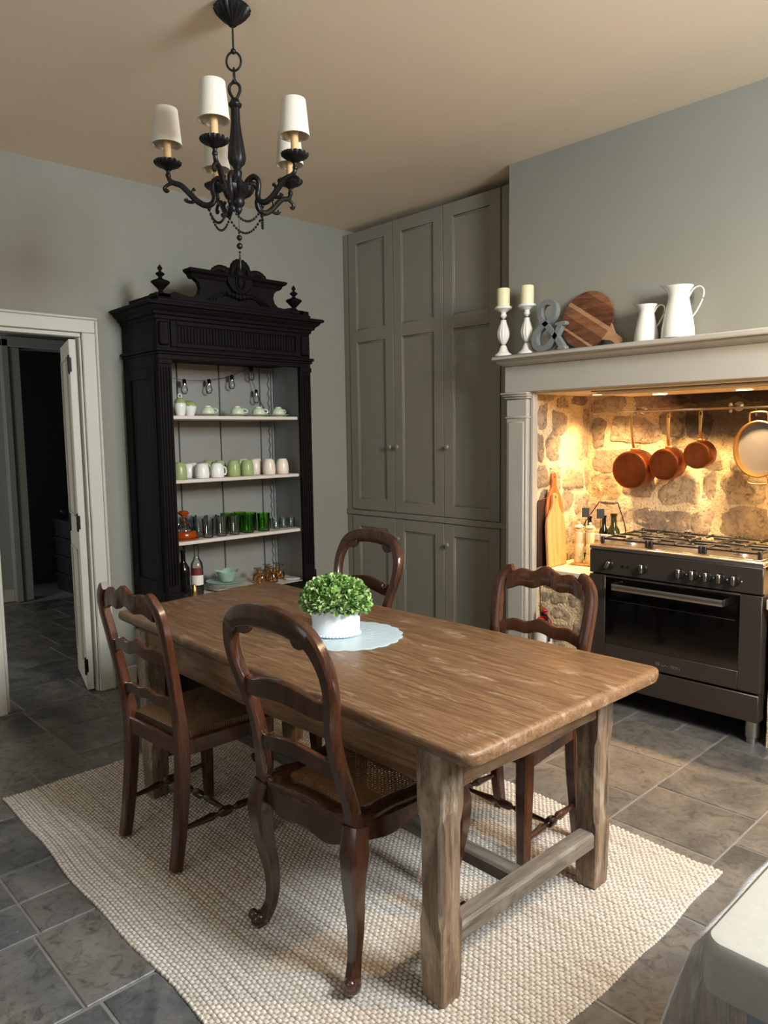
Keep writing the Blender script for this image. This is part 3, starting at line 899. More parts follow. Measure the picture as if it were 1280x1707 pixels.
# ------------------------------------------------------------------ farmhouse table
TZ = .76
def build_table():
    t = thing('farmhouse_table', 'long worn oak farmhouse table with chamfered legs standing on the jute rug', 'table', (0, 0, 0))
    C = [Vector(p) for p in ((1.222, -2.383), (3.255, -2.437), (3.272, -1.498), (1.146, -1.532))]   # far-left, near-left, near-right, far-right
    th = .036; R = .040
    nb = 4
    def P(u, v):  # u along the length, v across
        a = C[0].lerp(C[1], u); b = C[3].lerp(C[2], u); return a.lerp(b, v)
    Wd = .92; Ln = 2.07
    seg = 26
    us = sorted(set(list(np.linspace(0, R / Ln, 7)) + list(np.linspace(R / Ln, 1 - R / Ln, seg)) + list(np.linspace(1 - R / Ln, 1, 7))))
    cuts = [0, .262, .507, .74, 1.0]
    for k in range(nb):
        v0, v1 = cuts[k], cuts[k + 1]
        st = []
        gap = .0003
        for u in us:
            d = min(u, 1 - u) * Ln      # distance from the end, for rounded corners
            ins = R - math.sqrt(max(0, R * R - (R - d) ** 2)) if d < R else 0
            ins /= Wd
            a, c = v0, v1
            if k == 0: a = ins
            else: a += gap
            if k == nb - 1: c = 1 - ins
            else: c -= gap
            a = min(a, c - .002)
            lo, hi = P(u, a), P(u, c)
            e = .010; q = .004
            dirv = (hi - lo).normalized()
            ea = (e if k == 0 else .0004); eb = (e if k == nb - 1 else .0004)
            ez = .011 if d < 1e-6 else (.004 if d < .013 else 0)
            za = TZ - (.011 if k == 0 else .0004) ; zb = TZ - (.011 if k == nb - 1 else .0004)
            top = TZ - ez
            st.append([(lo.x, lo.y, TZ - th + .011 if k == 0 else TZ - th), (lo.x, lo.y, min(za, top)), (lo.x + dirv.x * ea * .35, lo.y + dirv.y * ea * .35, min(top, TZ - (.004 if k == 0 else 0))), (lo.x + dirv.x * ea, lo.y + dirv.y * ea, top),
                       (hi.x - dirv.x * eb, hi.y - dirv.y * eb, top), (hi.x - dirv.x * eb * .35, hi.y - dirv.y * eb * .35, min(top, TZ - (.004 if k == nb - 1 else 0))), (hi.x, hi.y, min(zb, top)), (hi.x, hi.y, TZ - th + .011 if k == nb - 1 else TZ - th),
                       (hi.x - dirv.x * eb, hi.y - dirv.y * eb, TZ - th), (lo.x + dirv.x * ea, lo.y + dirv.y * ea, TZ - th)])
        m = MB(); m.loops(st); obj('plank', m, 'table', t, smooth=50)
    # legs: square blocks, chamfered shafts
    legs = {'nl': (3.083, -2.342), 'nr': (3.092, -1.606), 'fl': (1.478, -2.352), 'fr': (1.42, -1.60)}
    for k, (x, y) in legs.items():
        st = []
        for z, hw, ch in ((RUGZ, .036, .004), (.05, .039, .005), (.225, .042, .005), (.245, .042, .012), (.27, .042, .015), (.40, .0425, .015), (.50, .043, .014), (.525, .043, .006), (.55, .0445, .004), (TZ - th - .001, .045, .003)):
            r = []
            for sx, sy in ((1, 1), (-1, 1), (-1, -1), (1, -1)):
                pr = [(hw - ch, hw), (hw, hw - ch)]
                if sx * sy > 0: pr = pr[::-1]
                r += [(x + sx * p[0], y + sy * p[1], z) for p in pr]
            st.append(r)
        m = MB(); m.loops(st); obj('leg', m, 'tablez', t, smooth=25)
    def apron(a, b, z0, nrm, mat, dz=0):
        m = MB(); a = Vector(a); b = Vector(b); d = (b - a); L = d.length; d.normalize()
        st = []
        for u in np.linspace(0, 1, 15):
            p = a + (b - a) * u
            st.append(((p.x, p.y, z0 + .004 * math.sin(u * 9)), (p.x, p.y, TZ - th - .001), (nrm[0] * .024, nrm[1] * .024, 0)))
        m.ribbon(st); obj('apron', m, mat, t)
    apron((3.036, -2.362), (1.526, -2.372), .600, (0, 1), 'tablex')
    apron((3.044, -1.588), (1.468, -1.58), .600, (0, 1), 'tablex')
    apron((3.112, -2.295), (3.116, -1.653), .590, (1, 0), 'tabley')
    apron((1.455, -2.305), (1.40, -1.647), .590, (1, 0), 'tabley')
    # stretchers
    m = MB(); m.sweep([(3.088, -2.302, .185), (3.09, -1.98, .182), (3.094, -1.646, .18)], .030, .026, (0, 0, 1), [(-1, -.85), (-1, .7), (-.75, 1), (.75, 1), (1, .7), (1, -.85), (.85, -1), (-.85, -1)]); obj('end_stretcher', m, 'oldgrey', t, smooth=20)
    m = MB(); m.sweep([(1.47, -2.312, .185), (1.428, -1.64, .182)], .030, .026, (0, 0, 1)); obj('end_stretcher', m, 'oldgrey', t)
    m = MB(); m.sweep([(1.478, -1.975, .182), (2.3, -1.98, .18), (3.061, -1.985, .182)], .030, .024, (0, 0, 1)); obj('long_stretcher', m, 'oldgreyx', t, smooth=20)
build_table()

# ------------------------------------------------------------------ chairs
def wavy(x, hw):   # triple-hump outline of the ladder slats, x in -hw..hw -> 0..1
    u = abs(x) / hw
    return .5 + .5 * math.cos(u * PI) * .55 + .20 * math.cos(u * PI * 3)

def turned(p0, p1, mat, parent, R=.0125):
    L = (Vector(p1) - Vector(p0)).length
    pr = [(.55, 0), (.6, .03), (.75, .12), (1.0, .25), (1.2, .34), (.75, .39), (.55, .41), (1.25, .44), (1.45, .47), (1.45, .53), (1.25, .56), (.55, .59), (.75, .61), (1.2, .66), (1.0, .75), (.75, .88), (.6, .97), (.55, 1)]
    m = MB(); m.lathe([(R * r, L * z) for r, z in pr], 14, axisM(p0, p1)); return obj('stretcher', m, mat, parent)

def ladder_chair(name, label, loc, rotz, carved):
    t = thing(name, label, 'chair', loc, rotz, None)
    W = 'chair'
    def rk(z):   # rake of the back posts
        return -.168 - .085 * max(0, (z - .46) / .5) ** 1.25
    for s in (-1, 1):
        pts = spline([(s * .176, -.212, 0), (s * .176, -.192, .12), (s * .175, -.172, .30), (s * .176, -.168, .46), (s * .184, rk(.60), .60), (s * .197, rk(.76), .76), (s * .203, rk(.86), .86), (s * .196, rk(.915), .915), (s * .172, rk(.952), .952), (s * .148, rk(.966), .966)], 5)
        m = MB(); m.sweep(pts, [.019, .021, .023, .024, .021, .021, .021, .021, .019, .014], [.019, .021, .022, .023, .018, .016, .015, .014, .013, .012], (0, 1, 0)); obj('post', m, W, t)
    def slat(z, hw, hgt, up, bow, name='slat', extra=0):
        st = []
        for u in np.linspace(-1, 1, 33):
            x = u * hw; y = rk(z) - bow * (1 - u * u)
            top = z + hgt * .5 + up * (wavy(x, hw) - .35)
            lo = z - hgt * .5 + up * .75 * (wavy(x, hw) - .35)
            st.append(((x, y + .004, lo), (x, y, top), (0, .017, 0)))
        m = MB(); m.ribbon(st); return obj(name, m, W, t)
    cr = slat(.925, .166, .066, .046, .016, 'crest_rail')
    if carved:
        m = MB()
        yb = rk(.93) - .016 - .009
        for x in (-.034, .034):
            m.sphere((x * .55, yb, .930), .012, 10, 6, (1.1, .45, .8)); m.sphere((x * 1.15, yb, .94), .012, 10, 6, (1.3, .4, .6))
        m.sphere((0, yb, .935), .011, 10, 6, (1, .5, 1)); m.sphere((0, yb, .912), .007, 8, 6, (1, .6, 1))
        for s in (-1, 1): m.tube(spline([(s * .02, yb, .925), (s * .05, yb, .938), (s * .085, yb + .003, .93), (s * .10, yb + .004, .918)], 4), [.004, .005, .003], 6)
        obj('carving', m, W, cr)
    slat(.745, .181, .046, .034, .014)
    slat(.575, .170, .040, .020, .008)
    # front legs
    for s in (-1, 1):
        pts = [(s * .196, .172, 0), (s * .198, .172, .15), (s * .200, .172, .30), (s * .203, .174, .452)]
        m = MB(); m.sweep(pts, [.017, .020, .023, .025], [.017, .020, .023, .025], (0, 1, 0)); obj('leg', m, W, t)
    # seat rails
    zb, zt = .395, .452
    def rail(a, b, wave=.0):
        a = Vector(a); b = Vector(b); n = (b - a).normalized().cross(Vector((0, 0, 1)))
        st = []
        for u in np.linspace(0, 1, 17):
            p = a.lerp(b, u); st.append(((p.x, p.y, zb - wave * (math.cos((u - .5) * 2 * PI) * .5 - .5)), (p.x, p.y, zt), n * .024))
        m = MB(); m.ribbon(st); obj('seat_rail', m, W, t)
    rail((-.19, .176, 0), (.19, .176, 0), .018); rail((-.165, -.17, 0), (.165, -.17, 0))
    for s in (-1, 1): rail((s * .178, -.155, 0), (s * .203, .155, 0))
    # rush seat: four wedges meeting at the middle
    cor = [(-.168, -.158), (.168, -.158), (.205, .188), (-.205, .188)]
    mid = [(-.03, .015), (.03, .015)]
    N = 10
    for k, tri in enumerate(((cor[0], cor[1], mid[1], mid[0]), (cor[1], cor[2], mid[1], mid[1]), (cor[2], cor[3], mid[0], mid[1]), (cor[3], cor[0], mid[0], mid[0]))):
        vs = []; fs = []
        a, b, c, d = [Vector((p[0], p[1], 0)) for p in tri]
        for i in range(N + 1):
            for j in range(N + 1):
                u, v = i / N, j / N
                p = a.lerp(b, u).lerp(d.lerp(c, u), v)
                e = abs(2 * u - 1)
                z = .474 - .010 * v * v + .004 * math.sin(PI * v) - .006 * e ** 6 * (1 - v)
                vs.append((p.x, p.y, z))
        n1 = len(vs)
        for q in list(vs): vs.append((q[0], q[1], .446))
        for i in range(N):
            for j in range(N):
                p = i * (N + 1) + j
                fs.append((p, p + N + 1, p + N + 2, p + 1)); fs.append((n1 + p, n1 + p + 1, n1 + p + N + 2, n1 + p + N + 1))
        for i in range(N):
            p, q = i * (N + 1), (i + 1) * (N + 1); fs.append((p, n1 + p, n1 + q, q))
            p, q = i * (N + 1) + N, (i + 1) * (N + 1) + N; fs.append((p, q, n1 + q, n1 + p))
            p, q = i, i + 1; fs.append((p, q, n1 + q, n1 + p))
            p, q = N * (N + 1) + i, N * (N + 1) + i + 1; fs.append((p, n1 + p, n1 + q, q))
        m = MB(); m.add(vs, fs); obj('rush_wedge', m, 'rush', t, smooth=60)
    # H stretcher
    zs = .135
    turned((-.176, -.185, zs), (-.197, .168, zs + .01), 'chairdk', t); turned((.176, -.185, zs), (.197, .168, zs + .01), 'chairdk', t)
    turned((-.186, 0, zs + .005), (.186, 0, zs + .005), 'chairdk', t, .011)
    return t

def balloon_chair(name, label, loc, rotz):
    t = thing(name, label, 'chair', loc, rotz, None)
    W = 'chairdk'
    def rk(z): return -.198 - .125 * max(0, (z - .47) / .55) ** 1.1
    half = [(.196, .44), (.190, .52), (.176, .60), (.170, .67), (.176, .735), (.194, .80), (.205, .865), (.198, .925), (.166, .980), (.10, 1.008), (0, 1.018)]
    pts = [(-x, rk(z), z) for x, z in half] + [(x, rk(z), z) for x, z in half[::-1][1:]]
    wa = [.024, .022, .020, .018, .018, .018, .019, .022, .027, .030, .031]
    sp = spline(pts, 6)
    m = MB(); m.sweep(sp, wa + wa[::-1][1:], .0185, (0, 1, 0), [(-1, -.6), (-1, .6), (-.7, 1), (.7, 1), (1, .6), (1, -.6), (.7, -1), (-.7, -1)])
    bk = obj('back_frame', m, W, t)
    # little shaped ears on the inside of the crest
    for s in (-1, 1):
        m = MB()
        pr = [(s * .150, .958), (s * .128, .950), (s * .108, .952), (s * .096, .962), (s * .09, .974), (s * .09, .99), (s * .15, .975)]
        poly = [(x, z) for x, z in pr]
        yb = rk(.965)
        m.prism(poly, -.011, .011, Matrix(((1, 0, 0, 0), (0, 0, 1, yb), (0, 1, 0, 0), (0, 0, 0, 1)))); obj('ear', m, W, bk, bevel=.003)
    def yoke(z, hw, arch, h0, h1):
        st = []
        for u in np.linspace(-1, 1, 29):
            x = u * hw; a = abs(u)
            zc = z + arch * (1 - a ** 1.6) + (.010 * max(0, (a - .78) / .22))
            hh = h1 + (h0 - h1) * (1 - a ** 2) - (.006 * math.sin(PI * min(1, max(0, (a - .7) / .3))))
            y = rk(zc) - .010 * (1 - u * u)
            st.append(((x, y, zc - hh / 2), (x, y, zc + hh / 2), (0, .018, 0)))
        m = MB(); m.ribbon(st); b = obj('slat', m, W, t)
        for s in (-1, 1):
            q = MB(); q.sweep(spline([(s * (hw - .006), rk(z), z + .034), (s * (hw - .026), rk(z), z + .022), (s * (hw - .040), rk(z), z + .024), (s * (hw - .044), rk(z), z + .036)], 4), [.009, .008, .005], .009, (0, 1, 0), ELL(8)); obj('volute', q, W, b)
    yoke(.772, .176, .030, .060, .052)
    yoke(.600, .166, .026, .048, .044)
    # rear legs, sabre-shaped with scrolled toes
    for s in (-1, 1):
        p = spline([(s * .196, -.198, .46), (s * .205, -.212, .39), (s * .199, -.210, .30), (s * .184, -.192, .17), (s * .184, -.198, .08), (s * .200, -.222, .022)], 6)
        m = MB(); m.sweep(p, [.030, .034, .027, .020, .016, .018], [.026, .031, .025, .019, .016, .019], (0, 1, 0)); lg = obj('leg', m, W, t)
        m = MB(); m.sphere((s * .206, -.230, .026), .024, 12, 8, (1, 1.15, 1.0)); m.sphere((s * .214, -.244, .042), .017, 10, 6, (1.1, 1, 1)); m.cbox((s * .204 - .012, -.24, 0), (s * .204 + .012, -.208, .012), .003); obj('scroll_foot', m, W, lg)
        p = spline([(s * .205, .188, .455), (s * .222, .208, .40), (s * .222, .214, .31), (s * .206, .200, .16), (s * .204, .200, .07), (s * .214, .214, .016)], 6)
        m = MB(); m.sweep(p, [.026, .032, .025, .017, .014, .017], [.026, .032, .025, .017, .014, .017], (0, 1, 0)); lg = obj('leg', m, W, t)
        m = MB(); m.sphere((s * .216, .220, .022), .021, 12, 8, (1, 1.1, 1.0)); m.sphere((s * .222, .234, .036), .012, 10, 6); m.cbox((s * .214 - .012, .196, 0), (s * .214 + .012, .228, .012), .003); obj('scroll_foot', m, W, lg)
    # shaped seat rails
    def outline(y):   # half width of the seat
        return np.interp(y, [-.205, -.1, .05, .18, .225], [.190, .205, .226, .230, .205])
    def rail(path, cen, drop):
        P = spline(path, 8); st = []; n = len(P)
        for i, p in enumerate(P):
            u = i / (n - 1)
            tt = (P[min(i + 1, n - 1)] - P[max(i - 1, 0)]).normalized(); nn = tt.cross(Vector((0, 0, 1)))
            a = abs(2 * u - 1)
            lo = .405 - drop * (1 - a) ** .6 + .012 * math.cos(u * 4 * PI) - .028 * a ** 8
            st.append(((p.x, p.y, lo), (p.x, p.y, .462), nn * .024))
        m = MB(); m.ribbon(st); obj('seat_rail', m, W, t)
    rail([(-.178, -.2, 0), (0, -.206, 0), (.178, -.2, 0)], 0, .028)
    for s in (-1, 1): rail([(s * .194, -.185, 0), (s * .212, -.05, 0), (s * .222, .10, 0), (s * .212, .19, 0)], 0, -.004)
    rail([(-.2, .205, 0), (-.1, .222, 0), (0, .226, 0), (.1, .222, 0), (.2, .205, 0)], 0, .02)
    # seat frame and cane
    ring = spline([(-.19, -.207, 0), (0, -.212, 0), (.19, -.207, 0), (.212, -.05, 0), (.230, .10, 0), (.225, .20, 0), (.12, .232, 0), (0, .238, 0), (-.12, .232, 0), (-.225, .20, 0), (-.230, .10, 0), (-.212, -.05, 0)], 4, True)
    rings = []
    for p in ring:
        q = Vector((p.x * .74, (p.y - .012) * .74 + .012, 0)); e = (p - q).normalized() * .006
        rings.append([(q.x, q.y, .460), (q.x, q.y, .474), (q.x + e.x, q.y + e.y, .478), (p.x - e.x, p.y - e.y, .478), (p.x, p.y, .473), (p.x, p.y, .462)])
    m = MB(); m.loops(rings, closed=True); obj('seat_frame', m, W, t)
    inner = [(Vector((p.x * .76, (p.y - .012) * .76 + .012, 0))) for p in ring]
    def inside(x, y):
        c = False; n = len(inner)
        for i in range(n):
            a, b = inner[i], inner[i - 1]
            if (a.y > y) != (b.y > y) and x < (b.x - a.x) * (y - a.y) / (b.y - a.y) + a.x: c = not c
        return c
    m = MB()
    def run(p, d, wd, z):
        ts = [k * .006 for k in range(-60, 61)]; ins = [k for k in ts if inside(p[0] + d[0] * k, p[1] + d[1] * k)]
        if len(ins) < 3: return
        a, b = ins[0], ins[-1]; nx, ny = -d[1] * wd, d[0] * wd
        A = (p[0] + d[0] * a, p[1] + d[1] * a); B = (p[0] + d[0] * b, p[1] + d[1] * b)
        m.add([(A[0] + nx, A[1] + ny, z), (A[0] - nx, A[1] - ny, z), (B[0] - nx, B[1] - ny, z), (B[0] + nx, B[1] + ny, z)], [(0, 1, 2, 3)])
    for k in range(-17, 18): run((k * .0105, .01, 0), (0, 1), .0022, .4690); run((0, .01 + k * .0105, 0), (1, 0), .0022, .4697)
    r2 = math.sqrt(.5)
    for k in range(-24, 25): run((k * .0105 * r2, .01 + k * .0105 * r2), (r2, -r2), .0014, .4704); run((k * .0105 * r2, .01 - k * .0105 * r2), (r2, r2), .0014, .4711)
    c = obj('cane_seat', m, 'cane', t, smooth=0, recalc=False); c['kind'] = 'stuff'
    return t

ladder_chair('ladder_back_chair', 'walnut ladder-back chair with scalloped rails standing between table and door', (1.868, -2.372, RUGZ + .003), math.radians(3.5), False)
balloon_chair('balloon_back_chair', 'dark walnut balloon-back chair with cane seat next to the ladder-back chair by the door', (2.700, -2.292, RUGZ), math.radians(2.5))
balloon_chair('balloon_back_chair', 'dark walnut balloon-back chair tucked in on the cupboard side of the table', (1.745, -1.665, RUGZ), math.radians(180))
ladder_chair('ladder_back_chair', 'walnut ladder-back chair with carved scalloped crest in front of the range', (2.742, -1.617, RUGZ + .003), math.radians(181.5), True)

# ------------------------------------------------------------------ table centre
def build_centre():
    n = 20; cx, cy = 2.258, -1.944; R = .200
    m = MB(); rings = []
    seg = 160
    for rr, z in ((0.001, .0012), (.20, .0030), (.27, .0016), (.36, .0030), (.45, .0016), (.53, .0031), (.62, .0016), (.71, .0031), (.78, .0017), (.85, .0031), (.9, .0018), (.97, .0034), (1.0, .0016), (1.0, .0002), (.001, .0002)):
        rings.append([((rr * R * (1 + .045 * rr ** 3 * abs(math.cos(n / 2 * a)))) * math.cos(a), (rr * R * (1 + .045 * rr ** 3 * abs(math.cos(n / 2 * a)))) * math.sin(a), z + ((.0011 * math.cos(20 * a) if int(rr * 100) % 2 else .0011 * math.cos(20 * a + PI)) if .1 < rr < .95 and z > .001 else 0)) for a in [2 * PI * k / seg for k in range(seg)]])
    m.loops(rings); d = obj('doily', m, 'doily', None, loc=(cx, cy, TZ + .0006), smooth=60)
    setp(d, 'pale blue scalloped lace doily lying under the white planter', 'doily')
    t = thing('potted_plant', 'bushy green plant in a white oval ceramic planter on the doily', 'plant', (cx - .028, cy - .032, TZ + .0054), math.radians(46.5))
    m = MB(); hh = .108
    m.lathe([(0, 0), (.082, 0), (.088, .003), (.090, .012), (.088, .018), (.090, .06), (.094, hh), (.097, hh + .006), (.094, hh + .006), (.088, hh - .005), (.082, .02), (0, .02)], 48, sx=1.0, sy=.72)
    obj('planter', m, 'pot', t)
    m = MB()
    for k in range(46):
        a = 2 * PI * k / 46; m.sphere((.0905 * math.cos(a), .0905 * .72 * math.sin(a), .008), .0042, 6, 4)
    for k in range(9): m.sphere((-.035 + .006 * k, -.064 + .0012 * abs(k - 4), .078 - .004 * abs(k - 4)), .0035, 6, 4)
    obj('relief_beading', m, 'pot', t)['kind'] = 'stuff'
    m = MB(); m.lathe([(0, .095), (.086, .095), (.086, .100), (0, .106)], 32, sx=1, sy=.72); obj('soil', m, 'stairs', t)
    rnd = random.Random(5); m = MB()
    def leaf(c, dirv, s):
        d = dirv.normalized(); u = d.orthogonal().normalized(); u = (Matrix.Rotation(rnd.uniform(0, 6.28), 3, d) @ u); w = d.cross(u)
        b = c; l = s; wd = s * .48
        nrm = w
        pts = [b, b + d * l * .35 + u * wd + nrm * s * .10, b + d * l * .8 + u * wd * .7 + nrm * s * .12, b + d * l, b + d * l * .8 - u * wd * .7 + nrm * s * .12, b + d * l * .35 - u * wd + nrm * s * .10, b + d * l * .55 - nrm * s * .05]
        m.add(pts, [(0, 1, 6), (1, 2, 6), (2, 3, 6), (3, 4, 6), (4, 5, 6), (5, 0, 6)])
    for k in range(2300):
        a = rnd.uniform(0, 2 * PI); el = math.asin(rnd.uniform(-.42, 1.0)); r = rnd.uniform(.72, 1.0) ** .6
        ca = math.cos(el)
        n_ = Vector((math.cos(a) * ca, math.sin(a) * ca, math.sin(el)))
        c = Vector((n_.x * .124 * r, n_.y * .106 * r, .132 + n_.z * .085 * r))
        if c.z < .082 + .03 * rnd.random(): continue
        if c.z < .11 and (c.x / .094) ** 2 + (c.y / .068) ** 2 < 1: continue
        dd = n_ + Vector((rnd.uniform(-.9, .9), rnd.uniform(-.9, .9), rnd.uniform(-.5, .9)))
        leaf(c, dd, rnd.uniform(.012, .023))
    f = obj('foliage', m, 'leaf', t, smooth=0, recalc=False); f['kind'] = 'stuff'
    m = MB()
    for k in range(40):
        a = rnd.uniform(0, 6.28); rr = rnd.uniform(.02, .09)
        m.tube(spline([(rr * .4 * math.cos(a), rr * .3 * math.sin(a), .10), (rr * .8 * math.cos(a), rr * .7 * math.sin(a), .135), (rr * 1.1 * math.cos(a), rr * .9 * math.sin(a), .17 - rr * .4)], 3), .0012, 5)
    s_ = obj('stems', m, 'leaf', t)
build_centre()

# ------------------------------------------------------------------ armoire
AS = [1.632, 1.262, .900]     # shelf tops
AB = .552                     # bottom of the display part
def build_armoire():
    t = thing('armoire', 'tall ebonised antique armoire with carved crest and open painted shelves', 'cabinet', (0, 0, 0))
    y0, y1 = -1.742, -.675; xf = .45; W = 'armoire'
    iy0, iy1 = -1.660, -.762
    ztop = 1.945
    for s, (a, c) in enumerate(((y0, y0 + .026), (y1 - .026, y1))):
        b = MB(); b.cbox((.012, a, .06), (xf - .03, c, 2.20), .003)
        yo = a if s == 0 else c; sg = -1 if s == 0 else 1
        for za, zb in ((.18, .52), (.62, 1.90)):
            for p in ((.05, za, .11, zb), (.34, za, .40, zb), (.11, za, .34, za + .06), (.11, zb - .06, .34, zb)):
                b.cbox((p[0], min(yo, yo + sg * .008), p[1]), (p[2], max(yo, yo + sg * .008), p[3]), .002)
        obj('side_panel', b, W, t)
    # pale interior: back boards, lining, rack posts
    bw = [(-1.716, -1.415), (-1.409, -1.115), (-1.109, -.80), (-.794, -.701)]
    for a, c in bw:
        b = MB(); b.cbox((.024, a + .002, AB - .02), (.040, c - .002, 2.0), .003); obj('back_board', b, 'armoire_in', t)
    b = MB(); b.box((.013, -1.716, .06), (.0235, -.701, 2.18)); obj('back_panel', b, 'armoire_in', t, smooth=0)
    for a, c in ((-1.7155, -1.708), (-.709, -.7015)):
        b = MB(); b.box((.041, a, AB - .02), (xf - .035, c, 2.0)); obj('lining', b, 'armoire_in', t, smooth=0)
    for ys, sg in ((-1.705, 1), (-.712, -1)):
        b = MB(); n = 46
        pts = []
        for k in range(n):
            z = AB + (1.99 - AB) * k / (n - 1); pts.append((ys + sg * (.028 if k % 2 else .016), z))
        poly = [(ys, AB)] + pts + [(ys, 1.99)]
        b.prism([(p[0], p[1]) for p in poly], 0, .014, Matrix(((0, 0, 1, .042), (1, 0, 0, 0), (0, 1, 0, 0), (0, 0, 0, 1))))
        b.cbox((.041, min(ys, ys + sg * .012), AB), (.075, max(ys, ys + sg * .012), 1.99), .002)
        obj('rack_strip', b, 'armoire_in', t, smooth=20)
    for z in AS:
        b = MB(); b.cbox((.058, -1.703, z - .021), (.405, -.714, z), .003); obj('shelf', b, 'shelf', t)
    b = MB(); b.cbox((.041, -1.707, AB - .025), (xf - .031, -.710, AB), .002); obj('base_shelf', b, 'shelf', t)
    # front: pilasters, rails, lower doors
    for a, c in ((y0 + .002, iy0), (iy1, y1 - .002)):
        b = MB(); b.cbox((xf - .03, a, .06), (xf, c, 1.985), .002)
        wd = c - a
        for k in range(4):
            ya = a + wd * (.12 + .215 * k); b.cbox((xf - .002, ya, .66), (xf + .007, ya + wd * .12, 1.90), .003)
        b.cbox((xf - .004, a - .004, .56), (xf + .012, c + .004, .62), .004).cbox((xf - .004, a - .003, 1.915), (xf + .010, c + .003, 1.945), .004)
        obj('pilaster', b, W, t)
    b = MB(); b.cbox((xf - .03, iy0, ztop), (xf - .002, iy1, 1.985), .003); obj('top_rail', b, W, t)
    b = MB(); b.cbox((xf - .03, iy0, AB - .075), (xf - .002, iy1, AB - .001), .003); obj('lower_rail', b, W, t)
    for a, c in ((iy0 + .003, (iy0 + iy1) / 2 - .002), ((iy0 + iy1) / 2 + .002, iy1 - .003)):
        b = MB(); b.cbox((xf - .028, a, .125), (xf - .006, c, AB - .078), .003)
        for p in ((a, .125, a + .06, .47), (c - .06, .125, c, .47), (a + .06, .125, c - .06, .18), (a + .06, .41, c - .06, .47)): b.cbox((xf - .008, p[0], p[1]), (xf, p[2], p[3]), .003)
        obj('lower_door', b, W, t)
    b = MB(); b.cbox((.012, y0 - .012, .0), (xf + .014, y1 + .012, .10), .005).cbox((.012, y0 - .006, .10), (xf + .007, y1 + .006, .122), .005); obj('plinth', b, W, t)
    # entablature
    b = MB(); b.cbox((.012, y0 - .016, 1.985), (xf + .020, y1 + .016, 2.004), .004).cbox((.012, y0 - .008, 1.970), (xf + .012, y1 + .008, 1.985), .004); obj('architrave', b, W, t)
    b = MB(); b.cbox((xf - .045, y0 + .002, 2.004), (xf - .004, y1 - .002, 2.165), .002)
    for a, c in ((y0 + .01, iy0 - .012), (iy1 + .012, y1 - .01)):
        b.cbox((xf - .006, a, 2.018), (xf + .014, c, 2.150), .010)
    # framed frieze panel
    for p in ((iy0 + .0, 2.012, iy0 + .035, 2.158), (iy1 - .035, 2.012, iy1, 2.158), (iy0 + .035, 2.012, iy1 - .035, 2.036), (iy0 + .035, 2.134, iy1 - .035, 2.158)):
        b.cbox((xf - .006, p[0], p[1]), (xf + .008, p[2], p[3]), .003)
    fz = obj('frieze', b, W, t)
    n = 40
    for k in range(n):
        ya = iy0 + .045 + (iy1 - iy0 - .09) * k / n
        if k in (0,): pass
        q = MB(); q.cbox((xf - .005, ya + .002, 2.040), (xf + .001 + .003 * (k % 2), ya + (iy1 - iy0 - .09) / n - .002, 2.130), .003)
        obj('reed', q, W, fz)
    # cornice, stepped mouldings on three sides
    prof = [(0, 2.160), (.006, 2.165), (.008, 2.180), (.022, 2.186), (.026, 2.200), (.046, 2.216), (.052, 2.228), (.066, 2.232), (.070, 2.246), (.060, 2.252)]
    rings = []
    for d, z in prof:
        rings.append([(.012, y0 - d, z), (xf + d * .95, y0 - d, z), (xf + d * .95, y1 + d, z), (.012, y1 + d, z)])
    b = MB(); b.loops(rings); obj('cornice', b, W, t, smooth=30)
    b = MB(); b.cbox((.02, y0 + .005, 2.248), (xf + .02, y1 - .005, 2.275), .004)
    b.cbox((.10, y0 + .012, 2.275), (xf + .012, y0 + .09, 2.300), .003).cbox((.10, y1 - .09, 2.275), (xf + .012, y1 - .012, 2.300), .003); obj('attic_base', b, W, t)
    # carved crest board, outline in (y, z)
    yc = (y0 + y1) / 2
    half = [(.0, 2.275), (.44, 2.275), (.44, 2.305), (.415, 2.318), (.385, 2.312), (.33, 2.300), (.285, 2.305), (.262, 2.325), (.252, 2.355), (.260, 2.385), (.282, 2.402), (.30, 2.412), (.0, 2.412)]
    poly = [(yc + a, z) for a, z in half] + [(yc - a, z) for a, z in half[::-1][1:-1]]
    PX = lambda x: Matrix(((0, 0, 1, x), (1, 0, 0, 0), (0, 1, 0, 0), (0, 0, 0, 1)))
    b = MB(); b.prism(poly, 0, .040, PX(xf - .035)); cb = obj('crest_board', b, W, t, bevel=.003, smooth=30)
    rings = []
    for d, z in ((0, 2.408), (.008, 2.416), (.014, 2.430), (.030, 2.440), (.036, 2.452), (.030, 2.458)):
        rings.append([(xf - .045, yc - .30 - d, z), (xf + .006 + d, yc - .30 - d, z), (xf + .006 + d, yc + .30 + d, z), (xf - .045, yc + .30 + d, z)])
    b = MB(); b.loops(rings); obj('crest_cornice', b, W, t, smooth=30)
    # shell, shield, acanthus leaves
    b = MB()
    for k in range(9):
        a = PI * (k + .5) / 9
        b.sphere((xf + .028, yc + .058 * math.cos(a), 2.462 + .058 * math.sin(a)), .026, 10, 7, (.8, .62, 1.25))
    b.sphere((xf + .026, yc, 2.468), .040, 14, 8, (.8, 1, 1)); obj('shell', b, W, cb)
